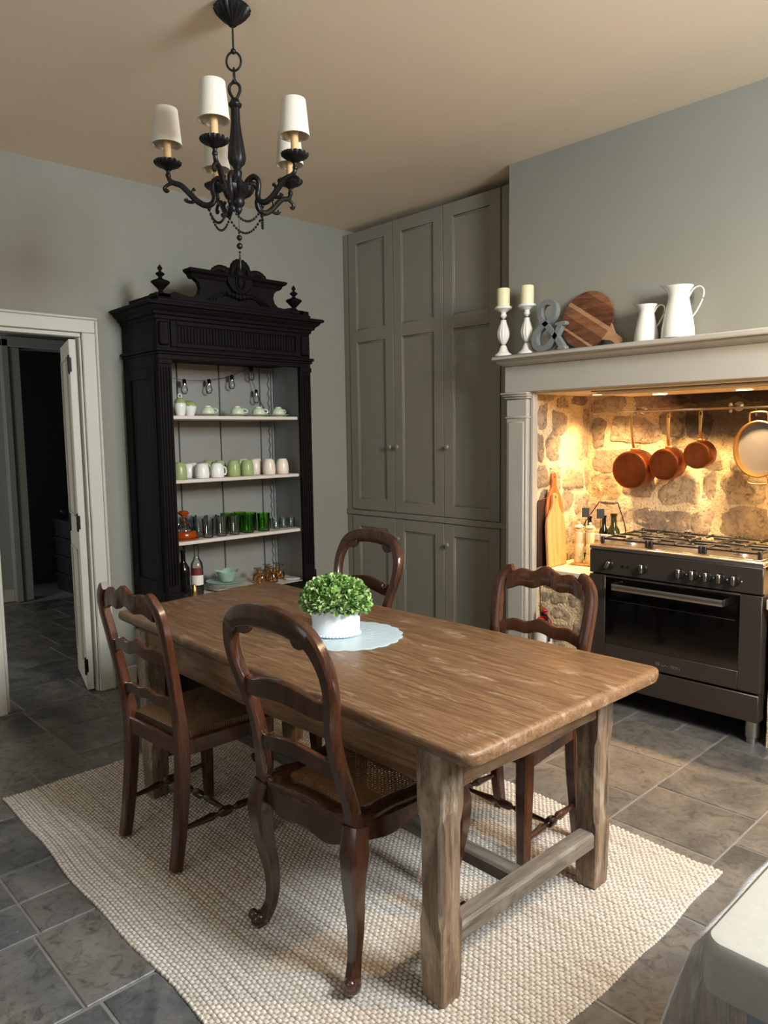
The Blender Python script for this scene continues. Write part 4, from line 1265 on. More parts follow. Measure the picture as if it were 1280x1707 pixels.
    for s in (-1, 1):
        b = MB()
        for k in range(6):
            u = k / 5; b.sphere((xf + .020, yc + s * (.085 + .085 * u), 2.470 + .022 * math.sin(PI * u * .8) - .018 * u), .026 - .008 * u, 10, 7, (.7, 1.1, .9))
        obj('side_leaf', b, W, cb)
        b = MB()
        for k in range(4):
            b.tube(spline([(xf + .012, yc + s * .075 + s * .012 * k, 2.335 + .004 * k), (xf + .016, yc + s * (.12 + .018 * k), 2.330 - .003 * k), (xf + .012, yc + s * (.155 + .022 * k), 2.298)], 5), [.004, .007, .003], 6)
        obj('acanthus', b, W, cb)
    b = MB()
    sh = [(0, 2.345), (.05, 2.362), (.082, 2.40), (.088, 2.45), (.10, 2.478), (.06, 2.470), (0, 2.476)]
    b.prism([(yc + a, z) for a, z in sh] + [(yc - a, z) for a, z in sh[::-1][1:-1]], 0, .028, PX(xf + .004)); obj('shield', b, W, cb, bevel=.005, smooth=30)
    b = MB(); b.sphere((xf + .034, yc, 2.415), .032, 16, 10, (.5, .72, 1.25))
    b.tube([(xf + .033, yc + .032 * math.cos(a), 2.415 + .052 * math.sin(a)) for a in [2 * PI * k / 28 for k in range(28)]], .006, 6, True); obj('cabochon', b, W, cb)
    b = MB()
    for k in range(7):
        u = k / 6 * 2 - 1; b.sphere((xf + .024, yc + .075 * u, 2.330 + .012 * abs(u)), .020, 10, 7, (.8, .9, 1.0 - .3 * abs(u)))
    obj('drop_cluster', b, W, cb)
    for y in (y0 + .052, y1 - .10):
        b = MB(); z = 2.300
        b.cbox((xf - .075, y - .05, 2.276), (xf + .012, y + .05, 2.302), .004)
        b.lathe([(.0, 0), (.022, 0), (.024, .006), (.014, .012), (.012, .020), (.020, .030), (.036, .046), (.050, .060), (.052, .066), (.044, .072), (.022, .080), (.012, .086), (.010, .094), (.020, .102), (.026, .110), (.018, .117), (.008, .122), (.007, .128), (.013, .136), (.014, .142), (.007, .152), (0, .162)], 24, Matrix.Translation((xf - .03, y, z)))
        obj('finial', b, W, t)
build_armoire()

# ------------------------------------------------------------------ things on the armoire shelves
def cup(name, label, group, mat, loc, prof, rotz=0, handle=None, flute=None):
    t = thing(name, label, 'cup' if 'cup' in name else 'mug', loc, rotz, group)
    m = MB(); m.lathe(prof, 28, flute=flute); obj('bowl', m, mat, t)
    if handle:
        m = MB(); m.tube(spline(handle, 5), .0045, 7); obj('handle', m, mat, t)
    return t

def build_shelf_things():
    # top shelf: lidded pots, inverted cups on saucers
    z = AS[0] + .0006
    j = thing('lidded_jar', 'slim white lidded jar with green shoulder and ring knob on the top armoire shelf', 'jar', (.27, -1.520, z))
    m = MB(); m.lathe([(0, 0), (.024, 0), (.029, .02), (.034, .055), (.034, .072), (.030, .078), (0, .078)], 28); obj('body', m, 'white', j)
    m = MB(); m.lathe([(.032, .0785), (.034, .083), (.028, .098), (.016, .106), (.008, .110), (0, .110)], 28); l = obj('lid', m, 'greenmug', j)
    m = MB(); m.tube([(.0, .012 * math.cos(a), .120 + .012 * math.sin(a)) for a in [2 * PI * k / 20 for k in range(20)]], .003, 6, True); obj('ring_knob', m, 'white', l)
    j2 = thing('lidded_jar', 'rounder white jar with domed green lid beside the slim ring-knob jar', 'jar', (.19, -1.415, z))
    m = MB(); m.lathe([(0, 0), (.026, 0), (.032, .02), (.042, .055), (.042, .064), (0, .064)], 28); obj('body', m, 'white', j2)
    m = MB(); m.lathe([(.043, .0645), (.043, .070), (.036, .086), (.018, .096), (0, .098)], 28); obj('lid', m, 'greenmug', j2)
    j3 = thing('lidded_jar', 'white jar half hidden behind the left pilaster on the top armoire shelf', 'jar', (.28, -1.612, z))
    m = MB(); m.lathe([(0, 0), (.024, 0), (.032, .04), (.034, .085), (.028, .093), (0, .095)], 28); obj('body', m, 'white', j3)
    cups = [(.25, -1.325), (.25, -1.115), (.25, -.955), (.25, -.80)]
    sp = [(0, .004), (.03, .004), (.05, .008), (.070, .014), (.071, .016), (.050, .011), (.03, .007), (0, .007)]
    cp = [(.043, 0), (.0445, .003), (.040, .022), (.028, .038), (.020, .042), (.020, .048), (.017, .048), (.016, .043), (0, .043)]
    wh = ('nearest the lidded jars', 'second from the lidded jars', 'third from the lidded jars', 'farthest from the lidded jars')
    for k, (x, y) in enumerate(cups):
        m = MB(); m.lathe([(0, 0)] + [(.025, 0), (.025, .004)] + sp[2:], 30)
        setp(obj('saucer', m, 'greencup', None, loc=(x, y, z)), 'pale green saucer under the upturned teacup ' + wh[k], 'saucer', 'saucers on the top armoire shelf')
        cup('teacup', 'pale green teacup upside down on its saucer, ' + wh[k], 'upturned teacups on the top armoire shelf', 'greencup', (x, y, z + .0175), cp, math.radians(35 + 20 * k), [(.038, 0, .010), (.058, 0, .008), (.064, 0, .020), (.052, 0, .030), (.033, 0, .030)])
    # second shelf: upturned mugs
    z = AS[1] + .0006
    mug = [(.037, 0), (.041, .004), (.0425, .02), (.041, .05), (.036, .072), (.028, .084), (.022, .087), (0, .087)]
    tall = [(.036, 0), (.040, .004), (.0415, .03), (.039, .065), (.033, .088), (.025, .098), (0, .100)]
    hd = [(.038, 0, .018), (.050, 0, .016), (.056, 0, .036), (.050, 0, .058), (.036, 0, .060)]
    def row(name, label, group, mat, spots, prof, fl=None, rot=None, own=()):
        first = None
        for k, (x, y) in enumerate(spots):
            r = math.radians(rot[k] if rot else 110)
            if first is None: first = cup(name, label, group, mat, (x, y, z), prof, r, hd if mat == 'white' else None, fl)
            else: dup(first, (x, y, z), r, own[k] if k < len(own) else label)
            if k == 0 and own: first['label'] = own[0]
    row('mug', 'white glazed upturned mug standing behind the front white mugs', 'white mugs on the second armoire shelf', 'white',
        [(.33, -1.425), (.33, -1.322), (.235, -1.465), (.235, -1.362), (.14, -1.49), (.14, -1.387)], mug, (14, .012, .01, .07), [180, 75, 180, 180, 180, 180], ('white upturned mug in the front row, next to the lone green mug', 'white upturned mug in the front row, next to the green mugs'))
    row('mug', 'green dimpled mug turned upside down on the second armoire shelf', 'green mugs on the second armoire shelf', 'greenmug',
        [(.33, -1.205), (.33, -1.108), (.235, -1.245), (.235, -1.143), (.14, -1.27), (.34, -1.578)], tall, (10, .02, .01, .09), [90, 90, 90, 90, 90, 180], ('green dimpled upturned mug in the front row, next to the white mugs', 'green dimpled upturned mug in the front row, next to the cream mugs', 'green dimpled upturned mug in the back rows, behind the green mug beside the white mugs', 'green dimpled upturned mug in the back rows, behind the green mug beside the cream mugs', 'green dimpled upturned mug against the back boards of the armoire', 'lone green dimpled mug beside the left pilaster, apart from the others'))
    row('mug', 'cream upturned mug standing behind the front cream mugs', 'cream mugs on the second armoire shelf', 'cream',
        [(.33, -.94), (.33, -.835), (.235, -.985), (.235, -.882), (.14, -1.01), (.14, -.907)], tall, None, [90, 75, 90, 90, 90, 90], ('cream upturned mug in the front row, next to the green mugs', 'cream upturned mug in the front row, at the right end of the mugs'))
    # third shelf: decanter, tumblers
    z = AS[2] + .0006
    d = thing('decanter', 'squat amber glass decanter with ball stopper on a small tray on the third armoire shelf', 'decanter', (.30, -1.545, z))
    m = MB(); m.lathe([(0, 0), (.085, 0), (.092, .006), (.09, .009), (0, .006)], 36); obj('tray', m, 'amber', d)
    m = MB(); m.lathe([(0, .0095), (.070, .0095), (.076, .02), (.074, .038), (.060, .050), (0, .052)], 32, flute=(12, .03, .015, .045)); obj('base_band', m, 'amber', d)
    m = MB(); m.lathe([(0, .0525), (.055, .0525), (.050, .075), (.030, .098), (.020, .112), (.018, .128), (.024, .132), (0, .132)], 32); obj('body', m, 'glass', d)
    m = MB(); m.lathe([(0, .1325), (.014, .1325), (.014, .138), (.030, .150), (.034, .160), (.026, .168), (.012, .172), (0, .173)], 24, flute=(8, .05, .14, .17)); obj('stopper', m, 'amber', d)
    tum = [(0, 0), (.029, 0), (.031, .003), (.036, .113), (.0362, .115), (.0335, .115), (.029, .012), (0, .010)]
    gr = [(0, 0), (.036, 0), (.038, .004), (.041, .112), (.0415, .115), (.0385, .115), (.035, .014), (0, .012)]
    sh = [(0, 0), (.020, 0), (.021, .002), (.024, .062), (.0245, .064), (.0222, .064), (.019, .010), (0, .009)]
    def glasses(label, group, mat, spots, prof, fl, own):
        m = MB(); m.lathe(prof, 24, flute=fl); o0 = None
        for (x, y) in spots:
            if o0 is None: o0 = setp(obj('tumbler', m, mat, None, loc=(x, y, z)), label, 'glass', group)
            else: c = o0.copy(); COL.objects.link(c); c.location = (x, y, z); c['label'] = label
        ob = [o for o in COL.objects if o.get('group') == group]
        for o in ob:
            for (xx, yy), lb in own.items():
                if abs(o.location.x - xx) < .002 and abs(o.location.y - yy) < .002: o['label'] = lb
    glasses('clear ribbed tumbler standing behind the front row of clear tumblers', 'clear tumblers on the third armoire shelf', 'glass',
            [(.345, -1.315), (.345, -1.222), (.26, -1.415), (.26, -1.335), (.26, -1.25), (.17, -1.44), (.17, -1.36), (.17, -1.28), (.09, -1.46), (.09, -1.38), (.345, -1.41)], tum, (12, .03, .01, .09), {(.345, -1.41): 'clear ribbed tumbler in the front row, nearest the decanter', (.345, -1.315): 'clear ribbed tumbler in the middle of the front row of clear tumblers', (.345, -1.222): 'clear ribbed tumbler in the front row, next to the green tumblers'})
    glasses('bright green tumbler standing behind the front green tumblers', 'green tumblers on the third armoire shelf', 'greenglass',
            [(.335, -1.118), (.335, -.998), (.245, -1.14), (.245, -1.04), (.155, -1.16), (.155, -1.065)], gr, (14, .02, .01, .09), {(.335, -1.118): 'bright green tumbler in the front row, next to the clear tumblers', (.335, -.998): 'bright green tumbler in the front row, next to the shot glasses'})
    glasses('small clear shot glass standing behind the front row of shot glasses', 'shot glasses on the third armoire shelf', 'glass',
            [(.32, -.885), (.32, -.825), (.32, -.765), (.24, -.90), (.24, -.84), (.24, -.78), (.16, -.915), (.16, -.855)], sh, None, {(.32, -.885): 'small clear shot glass in the front row, nearest the green tumblers', (.32, -.825): 'small clear shot glass in the middle of the front row of shot glasses', (.32, -.765): 'small clear shot glass in the front row, nearest the right pilaster'})
    # bottom: bottles, plates, bowl, goblets
    z = AB + .0006
    b = thing('wine_bottle', 'clear glass bottle half full of dark wine with a red and white label', 'bottle', (.30, -1.470, z))
    m = MB(); m.lathe([(0, 0), (.035, 0), (.0375, .004), (.0375, .17), (.034, .195), (.020, .218), (.0145, .232), (.0135, .29), (.0155, .292), (.0155, .302), (0, .302)], 32); obj('bottle_glass', m, 'glass', b)
    m = MB(); m.lathe([(0, .004), (.0362, .004), (.0362, .135), (0, .135)], 32); obj('wine', m, 'wine', b)
    m = MB(); m.lathe([(0, .3022), (.0165, .3022), (.0165, .316), (0, .317)], 20); obj('cap', m, 'blackplastic', b)
    def lab(z0, z1, a0, a1, r):
        m = MB(); n = 14
        rings = []
        for k in range(n + 1):
            a = math.radians(a0 + (a1 - a0) * k / n); c, s = math.cos(a), math.sin(a)
            rings.append([(r * c, r * s, z0), (r * c, r * s, z1), ((r + .0006) * c, (r + .0006) * s, z1), ((r + .0006) * c, (r + .0006) * s, z0)])
        m.loops(rings); return m
    obj('label', lab(.062, .122, -100, 40, .0379), 'label', b)
    obj('label_picture', lab(.1225, .168, -95, 20, .0379), 'labelred', b)
    b2 = thing('wine_bottle', 'dark glass wine bottle partly hidden behind the left armoire pilaster', 'bottle', (.33, -1.575, z))
    m = MB(); m.lathe([(0, 0), (.036, 0), (.038, .004), (.038, .16), (.034, .185), (.019, .21), (.0145, .222), (.014, .27), (.016, .273), (.016, .29), (0, .29)], 28); obj('bottle_glass', m, 'bottleglass', b2)
    b3 = thing('bottle', 'slender brass-capped bottle between the two wine bottles', 'bottle', (.36, -1.525, z))
    m = MB(); m.lathe([(0, 0), (.015, 0), (.016, .002), (.016, .058), (.008, .068), (.008, .078), (0, .078)], 20); obj('bottle_body', m, 'brass', b3)
    pl = [(0, 0), (.075, 0), (.09, .004), (.125, .012), (.126, .015), (.09, .0075), (0, .005)]
    for k in range(6):
        m = MB(); m.lathe(pl, 40)
        top = k == 5
        setp(obj('plate', m, 'turq' if top else 'paleplate', None, loc=(.28, -1.255, z + k * .0078)),
             'celadon plate on top of the plate stack, under the leaf bowl' if top else 'pale plate in the stack under the celadon plate', 'plate', None if top else 'stacked pale plates in the armoire')
    bw = thing('bowl', 'celadon green wavy-rimmed leaf bowl standing on the plate stack', 'bowl', (.28, -1.250, z + 5 * .0078 + .0085))
    m = MB(); rings = []
    for r, zz, wv in ((.030, 0, 0), (.040, .002, 0), (.055, .03, .0), (.066, .055, .05), (.072, .066, .11), (.069, .066, .11), (.060, .05, .05), (.048, .022, 0), (.028, .01, 0)):
        rings.append([(r * (1 + wv * math.cos(5 * a)) * math.cos(a), r * (1 + wv * math.cos(5 * a)) * math.sin(a), zz + .06 * wv * math.cos(5 * a)) for a in [2 * PI * k / 50 for k in range(50)]])
    m.loops(rings); obj('bowl_body', m, 'turq', bw)
    gob = [(.032, 0), (.034, .004), (.035, .03), (.026, .055), (.008, .064), (.005, .070), (.005, .086), (.026, .091), (.027, .094), (0, .095)]
    first = None
    for (x, y) in ((.32, -1.02), (.25, -1.00), (.32, -.93), (.25, -.915), (.25, -.825), (.18, -.80), (.18, -.88)):
        if first is None:
            first = thing('goblet', 'amber glass goblet standing upside down in the bottom of the armoire', 'goblet', (x, y, z), 0, 'amber goblets in the armoire')
            m = MB(); m.lathe(gob[:5] + [(0, .065)], 24); obj('bowl', m, 'amberglass', first)
            m = MB(); m.lathe([(0, .0652)] + [(.005, .0655)] + gob[5:], 20); obj('foot', m, 'amberglass', first)
        else: dup(first, (x, y, z))
    m = MB(); m.lathe([(0, 0), (.045, 0), (.058, .008), (.055, .010), (0, .006)], 28)
    setp(obj('dish', m, 'white', None, loc=(.34, -.785, z)), 'small white dish at the right of the amber goblets', 'dish')
    # string of festoon bulbs along the back
    t = thing('string_light', 'string of small clear festoon bulbs hung across the armoire top', 'string light', (.0, 0, 0))
    bp = [(.11, -1.40, 1.842), (.10, -1.222, 1.850), (.10, -1.053, 1.884), (.10, -.902, 1.945), (.10, -.868, 1.795)]
    m = MB(); m.tube(spline([(.06, -1.70, 1.93), (.08, -1.55, 1.885)] + [(p[0], p[1], p[2] + .018) for p in bp[:4]] + [(.07, -.885, 1.90)] + [(.10, -.868, 1.815), (.055, -.80, 1.74), (.05, -.74, 1.655)], 6), .0018, 6); obj('cable', m, 'cord', t)
    for p in bp:
        m = MB(); m.lathe([(0, .018), (.006, .018), (.0105, .012), (.011, -.010), (0, -.010)], 16, Matrix.Translation(p) @ Matrix.Scale(1.35, 4)); s = obj('socket', m, 'chrome', t)
        m = MB(); m.lathe([(0, -.0102), (.009, -.0102), (.014, -.020), (.0165, -.032), (.014, -.043), (.007, -.050), (0, -.051)], 16, Matrix.Translation(p) @ Matrix.Scale(1.35, 4)); obj('bulb', m, 'glass', s)
build_shelf_things()

# ------------------------------------------------------------------ range cooker
def build_range():
    t = thing('range_cooker', 'wide anthracite gas range cooker with steel hob standing in the stone niche', 'cooker', (2.178, -.11, 0))
    W, D = .902, .55
    b = MB(); b.box((.004, .022, .125), (W - .004, D, .852)); obj('body', b, 'rangegrey', t, smooth=0)
    b = MB(); b.cbox((0, -.012, .742), (W, .021, .868), .004); cp = obj('control_panel', b, 'rangegrey', t)
    b = MB(); b.cbox((-.004, -.014, .869), (W + .004, D + .004, .895), .006); hb = obj('hob_top', b, 'steel', t)
    b = MB(); b.cbox((.03, .03, .893), (W - .03, D - .03, .8965), .002); obj('hob_well', b, 'steel', hb)
    RX = Matrix.Rotation(PI / 2, 4, 'X')
    for i, x in enumerate((.122, .314, .511, .578, .645, .709, .776)):
        z = .797
        M = Matrix.Translation((x, -.0122, z)) @ RX
        b = MB(); b.lathe([(0, 0), (.025, 0), (.025, .006), (.021, .011), (0, .012)], 24, M)
        k = obj('knob', b, 'blackplastic', cp)
        g = MB(); rot = Matrix.Rotation(math.radians(-28 if i == 0 else 0), 4, 'Z')
        g.cbox((-.009, -.022, .012), (.009, .022, .036), .003, M @ rot); obj('grip', g, 'steel', k)
        if i > 1:
            g = MB(); g.lathe([(0, 0), (.0035, 0), (.0025, .0015), (0, .002)], 10, Matrix.Translation((x + .030, -.0122, z - .002)) @ RX); obj('indicator_dot', g, 'whiteplastic', cp)
    for x in (.198, .228):
        g = MB(); g.lathe([(0, 0), (.008, 0), (.008, .003), (0, .0035)], 16, Matrix.Translation((x, -.0122, .794)) @ RX); obj('pilot_lamp', g, 'blackplastic', cp)
    # oven door
    b = MB()
    for lo, hi in (((.002, -.010, .268), (.095, .021, .734)), ((W - .102, -.010, .268), (W - .002, .021, .734)), ((.095, -.010, .268), (W - .102, .021, .359)), ((.095, -.0095, .724), (W - .102, .021, .734))):
        b.cbox(lo, hi, .002)
    dr = obj('oven_door', b, 'rangegrey', t)
    b = MB(); b.box((.095, -.0035, .359), (W - .102, .012, .724)); obj('oven_window', b, 'ovenglass', dr, smooth=0)
    b = MB(); b.cbox((.12, -.0042, .600), (W - .125, -.0036, .603), .0002); obj('rack_line', b, 'rangegrey', dr)
    b = MB()
    hz = .687
    b.sweep(spline([(.160, -.006, hz), (.162, -.045, hz), (.175, -.058, hz), (.21, -.060, hz), (.70, -.060, hz), (.725, -.058, hz), (.738, -.045, hz), (.740, -.006, hz)], 4), .007, .016, lambda u: (0, 0, 1), RECT)
    hv = obj('door_handle', b, 'steel', dr)
    # lettering on the door, too worn to read: thin metal script strokes
    b = MB()
    x = .392
    for k in range(3): b.cbox((x + k * .008, -.0112, .302), (x + k * .008 + .003, -.0102, .316), .0003)
    b.tube(spline([(x + .03, -.0107, .306), (x + .042, -.0107, .302), (x + .052, -.0107, .309), (x + .062, -.0107, .303), (x + .07, -.0107, .308)], 4), .0013, 6)
    for c in (.085, .100, .114):
        b.tube([(x + c + .0055 * math.cos(a), -.0107, .305 + .007 * math.sin(a)) for a in [2 * PI * k / 14 for k in range(14)]], .0012, 5, True)
    b.tube([(x + .126, -.0107, .298), (x + .126, -.0107, .312)], .0012, 5)
    q = obj('badge_script', b, 'steel', dr); q['kind'] = 'stuff'
    # storage drawer, feet
    b = MB(); b.cbox((.004, -.008, .124), (W - .004, .021, .256), .003); obj('drawer', b, 'rangegrey', t)
    for x in (.05, W - .05):
        for y in (.06, D - .06):
            b = MB(); b.lathe([(0, 0), (.026, 0), (.027, .03), (.033, .034), (.033, .124), (0, .124)], 20, Matrix.Translation((x, y, 0.0006))); obj('foot', b, 'steel', t)
    # burners and pan supports
    z0 = .8968
    for x, y, r in ((.15, .16, .040), (.15, .40, .032), (.45, .27, .058), (.74, .16, .034), (.74, .40, .044)):
        b = MB(); b.lathe([(0, 0), (r * 1.25, 0), (r * 1.2, .005), (r, .007), (r, .012), (0, .012)], 28, Matrix.Translation((x, y, z0))); bu = obj('burner', b, 'steel', t)
        b = MB(); b.lathe([(0, .0122), (r * .86, .0122), (r * .9, .016), (r * .8, .020), (0, .021)], 28, Matrix.Translation((x, y, z0))); obj('burner_cap', b, 'iron', bu)
    for xa, xb in ((.035, .305), (.315, .585), (.595, .867)):
        b = MB(); zb, zt = z0 + .022, z0 + .034
        ya, yb = .045, .515; c = .003
        for lo, hi in (((xa, ya, zb), (xb, ya + .012, zt)), ((xa, yb - .012, zb), (xb, yb, zt)), ((xa, ya, zb), (xa + .012, yb, zt)), ((xb - .012, ya, zb), (xb, yb, zt)), ((xa, (ya + yb) / 2 - .006, zb), (xb, (ya + yb) / 2 + .006, zt))): b.cbox(lo, hi, c)
        xm = (xa + xb) / 2
        for lo, hi in (((xm - .006, ya, zb + .002), (xm + .006, ya + .09, zt + .004)), ((xm - .006, yb - .09, zb + .002), (xm + .006, yb, zt + .004)), ((xm - .006, (ya + yb) / 2 - .07, zb + .002), (xm + .006, (ya + yb) / 2 + .07, zt + .004)),
                       ((xa, .155, zb + .002), (xa + .085, .167, zt + .004)), ((xb - .085, .155, zb + .002), (xb, .167, zt + .004)), ((xa, .393, zb + .002), (xa + .085, .405, zt + .004)), ((xb - .085, .393, zb + .002), (xb, .405, zt + .004))): b.cbox(lo, hi, c)
        for x in (xa + .006, xb - .006):
            for y in (ya + .006, yb - .006): b.cbox((x - .009, y - .009, z0 + .0004), (x + .009, y + .009, zt + .006), .003)
        obj('pan_support', b, 'iron', t)
build_range()

# ------------------------------------------------------------------ worktops and what stands on them
WTZ = .725
def build_worktops():
    for i, (x0, x1) in enumerate(((NX0 + .016, 2.170), (3.092, NX1 - .016))):
        b = MB(); b.cbox((x0, -.118, .674), (x1, NY - .02, WTZ), .006)
        setp(obj('worktop', b, 'worktop', None), 'short pale limestone worktop on the stone pier %s' % ('next to the cutting boards' if i == 0 else 'past the steel-edged end of the range'), 'worktop')
    # cutting boards leaning against the stone side wall; outline in (y, z), thickness along x
    def board(name, label, mat, half, th, x, y, lean, rz, hole=None):
        t = thing(name, label, 'board', (x, y, WTZ + .001), math.radians(rz))
        poly = [(a, z) for a, z in half] + [(-a, z) for a, z in half[::-1]]
        M = Matrix.Rotation(math.radians(lean), 4, 'Y') @ Matrix(((0, 0, 1, 0), (1, 0, 0, 0), (0, 1, 0, 0), (0, 0, 0, 1)))
        m = MB(); m.prism(poly, 0, th, M); obj('board_blade', m, mat, t, bevel=.003, smooth=30)
        if hole:
            m = MB(); m.lathe([(0, -.0006), (.006, -.0006), (.006, th + .0006), (0, th + .0006)], 12, M @ Matrix.Translation((0, hole, 0))); obj('hanging_hole', m, 'boarddark', t)
        return t
    board('cutting_board', 'tall pale beech cutting board with narrow neck leaning at the front of the boards', 'boardpale',
          [(.092, .002), (.094, .24), (.085, .28), (.058, .315), (.036, .345), (.026, .375), (.026, .405), (.018, .422), (.006, .427)], .018, 1.886, -.012, -3, 0, .405)
    board('cutting_board', 'reddish cherry cutting board with loop handle behind the beech board', 'boardred',
          [(.082, .002), (.084, .34), (.070, .40), (.040, .44), (.022, .47), (.020, .50), (.027, .52), (.022, .54), (.008, .548)], .014, 1.862, .012, -2, 0, .52)
    board('cutting_board', 'thin dark cutting board closest to the stone side wall', 'boarddark',
          [(.085, .002), (.086, .38), (.078, .395), (.03, .40)], .010, 1.835, -.040, 0, 0)
    # mills on a wooden tray
    t = setp(obj('tray', MB().cbox((-.07, -.045, 0), (.075, .045, .012), .004), 'boardpale', None, loc=(1.995, .125, WTZ + .0006), rotz=math.radians(10)), 'small wooden tray carrying the two painted mills', 'tray')
    pr = [(0, 0), (.026, 0), (.028, .006), (.028, .035), (.024, .040), (.026, .046), (.026, .052), (.022, .058), (.026, .075), (.029, .092), (.026, .108), (.020, .116), (.021, .122), (.024, .135), (.026, .16), (.026, .180), (.021, .184), (.027, .190), (.030, .202), (.028, .214), (.018, .222), (.006, .226), (.006, .231), (.009, .236), (.006, .241), (0, .242)]
    for (x, y, w) in ((1.962, .118, 'tall pale yellow painted mill on the tray, nearer the cutting boards'), (2.028, .130, 'tall pale yellow painted mill on the tray, nearer the range')):
        m = thing('pepper_mill', w, 'mill', (x, y, WTZ + .0131))
        q = MB(); q.lathe(pr[:19] + [(0, .1838)], 24); obj('body', q, 'mill', m)
        q = MB(); q.lathe([(0, .1842)] + pr[19:], 24); obj('cap', q, 'mill', m)
    # crate of bottles with a wire handle
    cx, cy = 2.035, .275
    t = thing('bottle_crate', 'whitewashed slatted crate with a wire and wood carrying handle behind the mills', 'crate', (cx, cy, WTZ + .0006))
    hw, hd = .130, .075
    q = MB(); q.cbox((-hw, -hd, 0), (hw, hd, .012), .002); obj('crate_floor', q, 'crate', t)
    for z in (.06, .145):
        for y in (-hd, hd - .008): q = MB(); q.cbox((-hw, y, z), (hw, y + .008, z + .036), .002); obj('slat', q, 'crate', t)
        for x in (-hw, hw - .008): q = MB(); q.cbox((x, -hd + .0085, z), (x + .008, hd - .0085, z + .036), .002); obj('slat', q, 'crate', t)
    for x in (-hw + .009, hw - .022):
        for y in (-hd + .009, hd - .022): q = MB(); q.cbox((x, y, .012), (x + .013, y + .013, .188), .002); obj('corner_post', q, 'crate', t)
    q = MB(); q.tube(spline([(-hw - .003, 0, .15), (-hw - .006, 0, .22), (-.045, 0, .35), (-.03, 0, .364), (.075, 0, .364), (.09, 0, .35), (hw + .006, 0, .22), (hw + .003, 0, .15)], 5), .003, 6); obj('wire_handle', q, 'hinge', t)
    q = MB(); q.lathe([(0, -.052), (.010, -.050), (.012, -.02), (.012, .02), (.010, .050), (0, .052)], 14, Matrix.Translation((.022, 0, .364)) @ Matrix.Rotation(PI / 2, 4, 'Y')); obj('grip', q, 'oldgrey', t)
    def bottle(x, y, label, mat, lab, hgt=.25, r=.03):
        m = thing('bottle', label, 'bottle', (x, y, WTZ + .0132))
        q = MB(); q.lathe([(0, 0), (r * .95, 0), (r, .004), (r, hgt * .58), (r * .8, hgt * .68), (r * .42, hgt * .76), (r * .40, hgt * .94), (r * .5, hgt * .95), (r * .5, hgt), (0, hgt)], 24); obj('bottle_glass', q, mat, m)
        q = MB(); q.lathe([(r + .0004, hgt * .18), (r + .001, hgt * .18), (r + .001, hgt * .5), (r + .0004, hgt * .5)], 24, ring=True); obj('label', q, lab, m)
    bottle(cx - .082, cy - .03, 'dark bottle with a yellow label standing in the crate', 'bottleglass', 'labelyel', .265)
    bottle(cx - .01, cy + .012, 'dark bottle with a white label standing in the middle of the crate', 'bottleglass', 'label', .27)
    bottle(cx + .072, cy - .02, 'fat olive-green oil bottle standing at the range end of the crate', 'oilglass', 'crate', .29, .040)
    # slate plant tags
    for i, x in enumerate((1.968, 2.066)):
        m = thing('slate_tag', ('little black slate tag on a wire stem, nearer the cutting boards' if i == 0 else 'little black slate tag on a wire stem, beside the crate handle'), 'tag', (x, .176, WTZ + .0006))
        q = MB(); q.lathe([(0, 0), (.016, 0), (.016, .006), (0, .007)], 16); q.tube([(0, 0, .006), (0, 0, .275)], .0015, 6); obj('stem', q, 'hinge', m)
        q = MB(); q.cbox((-.022, -.003, .276), (.022, .003, .334), .002, Matrix.Rotation(math.radians(46), 4, 'Z')); obj('slate', q, 'tag', m)
    # fire extinguisher
    m = thing('fire_extinguisher', 'small red fire extinguisher standing on the floor against the stone pier', 'extinguisher', (1.905, -.158, .0006))
    q = MB(); q.lathe([(0, 0), (.048, 0), (.051, .006), (.051, .395), (.046, .425), (.028, .445), (.016, .450), (.016, .458), (0, .458)], 28); obj('cylinder', q, 'red', m)
    q = MB(); q.lathe([(.0515, .23), (.0522, .23), (.0522, .366), (.0515, .366)], 28, ring=True); obj('label', q, 'label', m)
    q = MB(); q.lathe([(0, .4582), (.017, .4582), (.017, .478), (0, .478)], 16); q.tube(spline([(.0, 0, .468), (.035, -.02, .462), (.062, -.03, .42), (.060, -.03, .32)], 4), .007, 8); obj('valve', q, 'blackplastic', m)
    q = MB(); q.cbox((-.012, -.075, .490), (.012, .012, .498), .003, Matrix.Rotation(.9, 4, 'Z') @ Matrix.Translation((0, .02, .0))); q.cbox((-.010, -.06, .478), (.010, .012, .484), .002, Matrix.Rotation(.9, 4, 'Z')); obj('lever', q, 'red', m)
build_worktops()

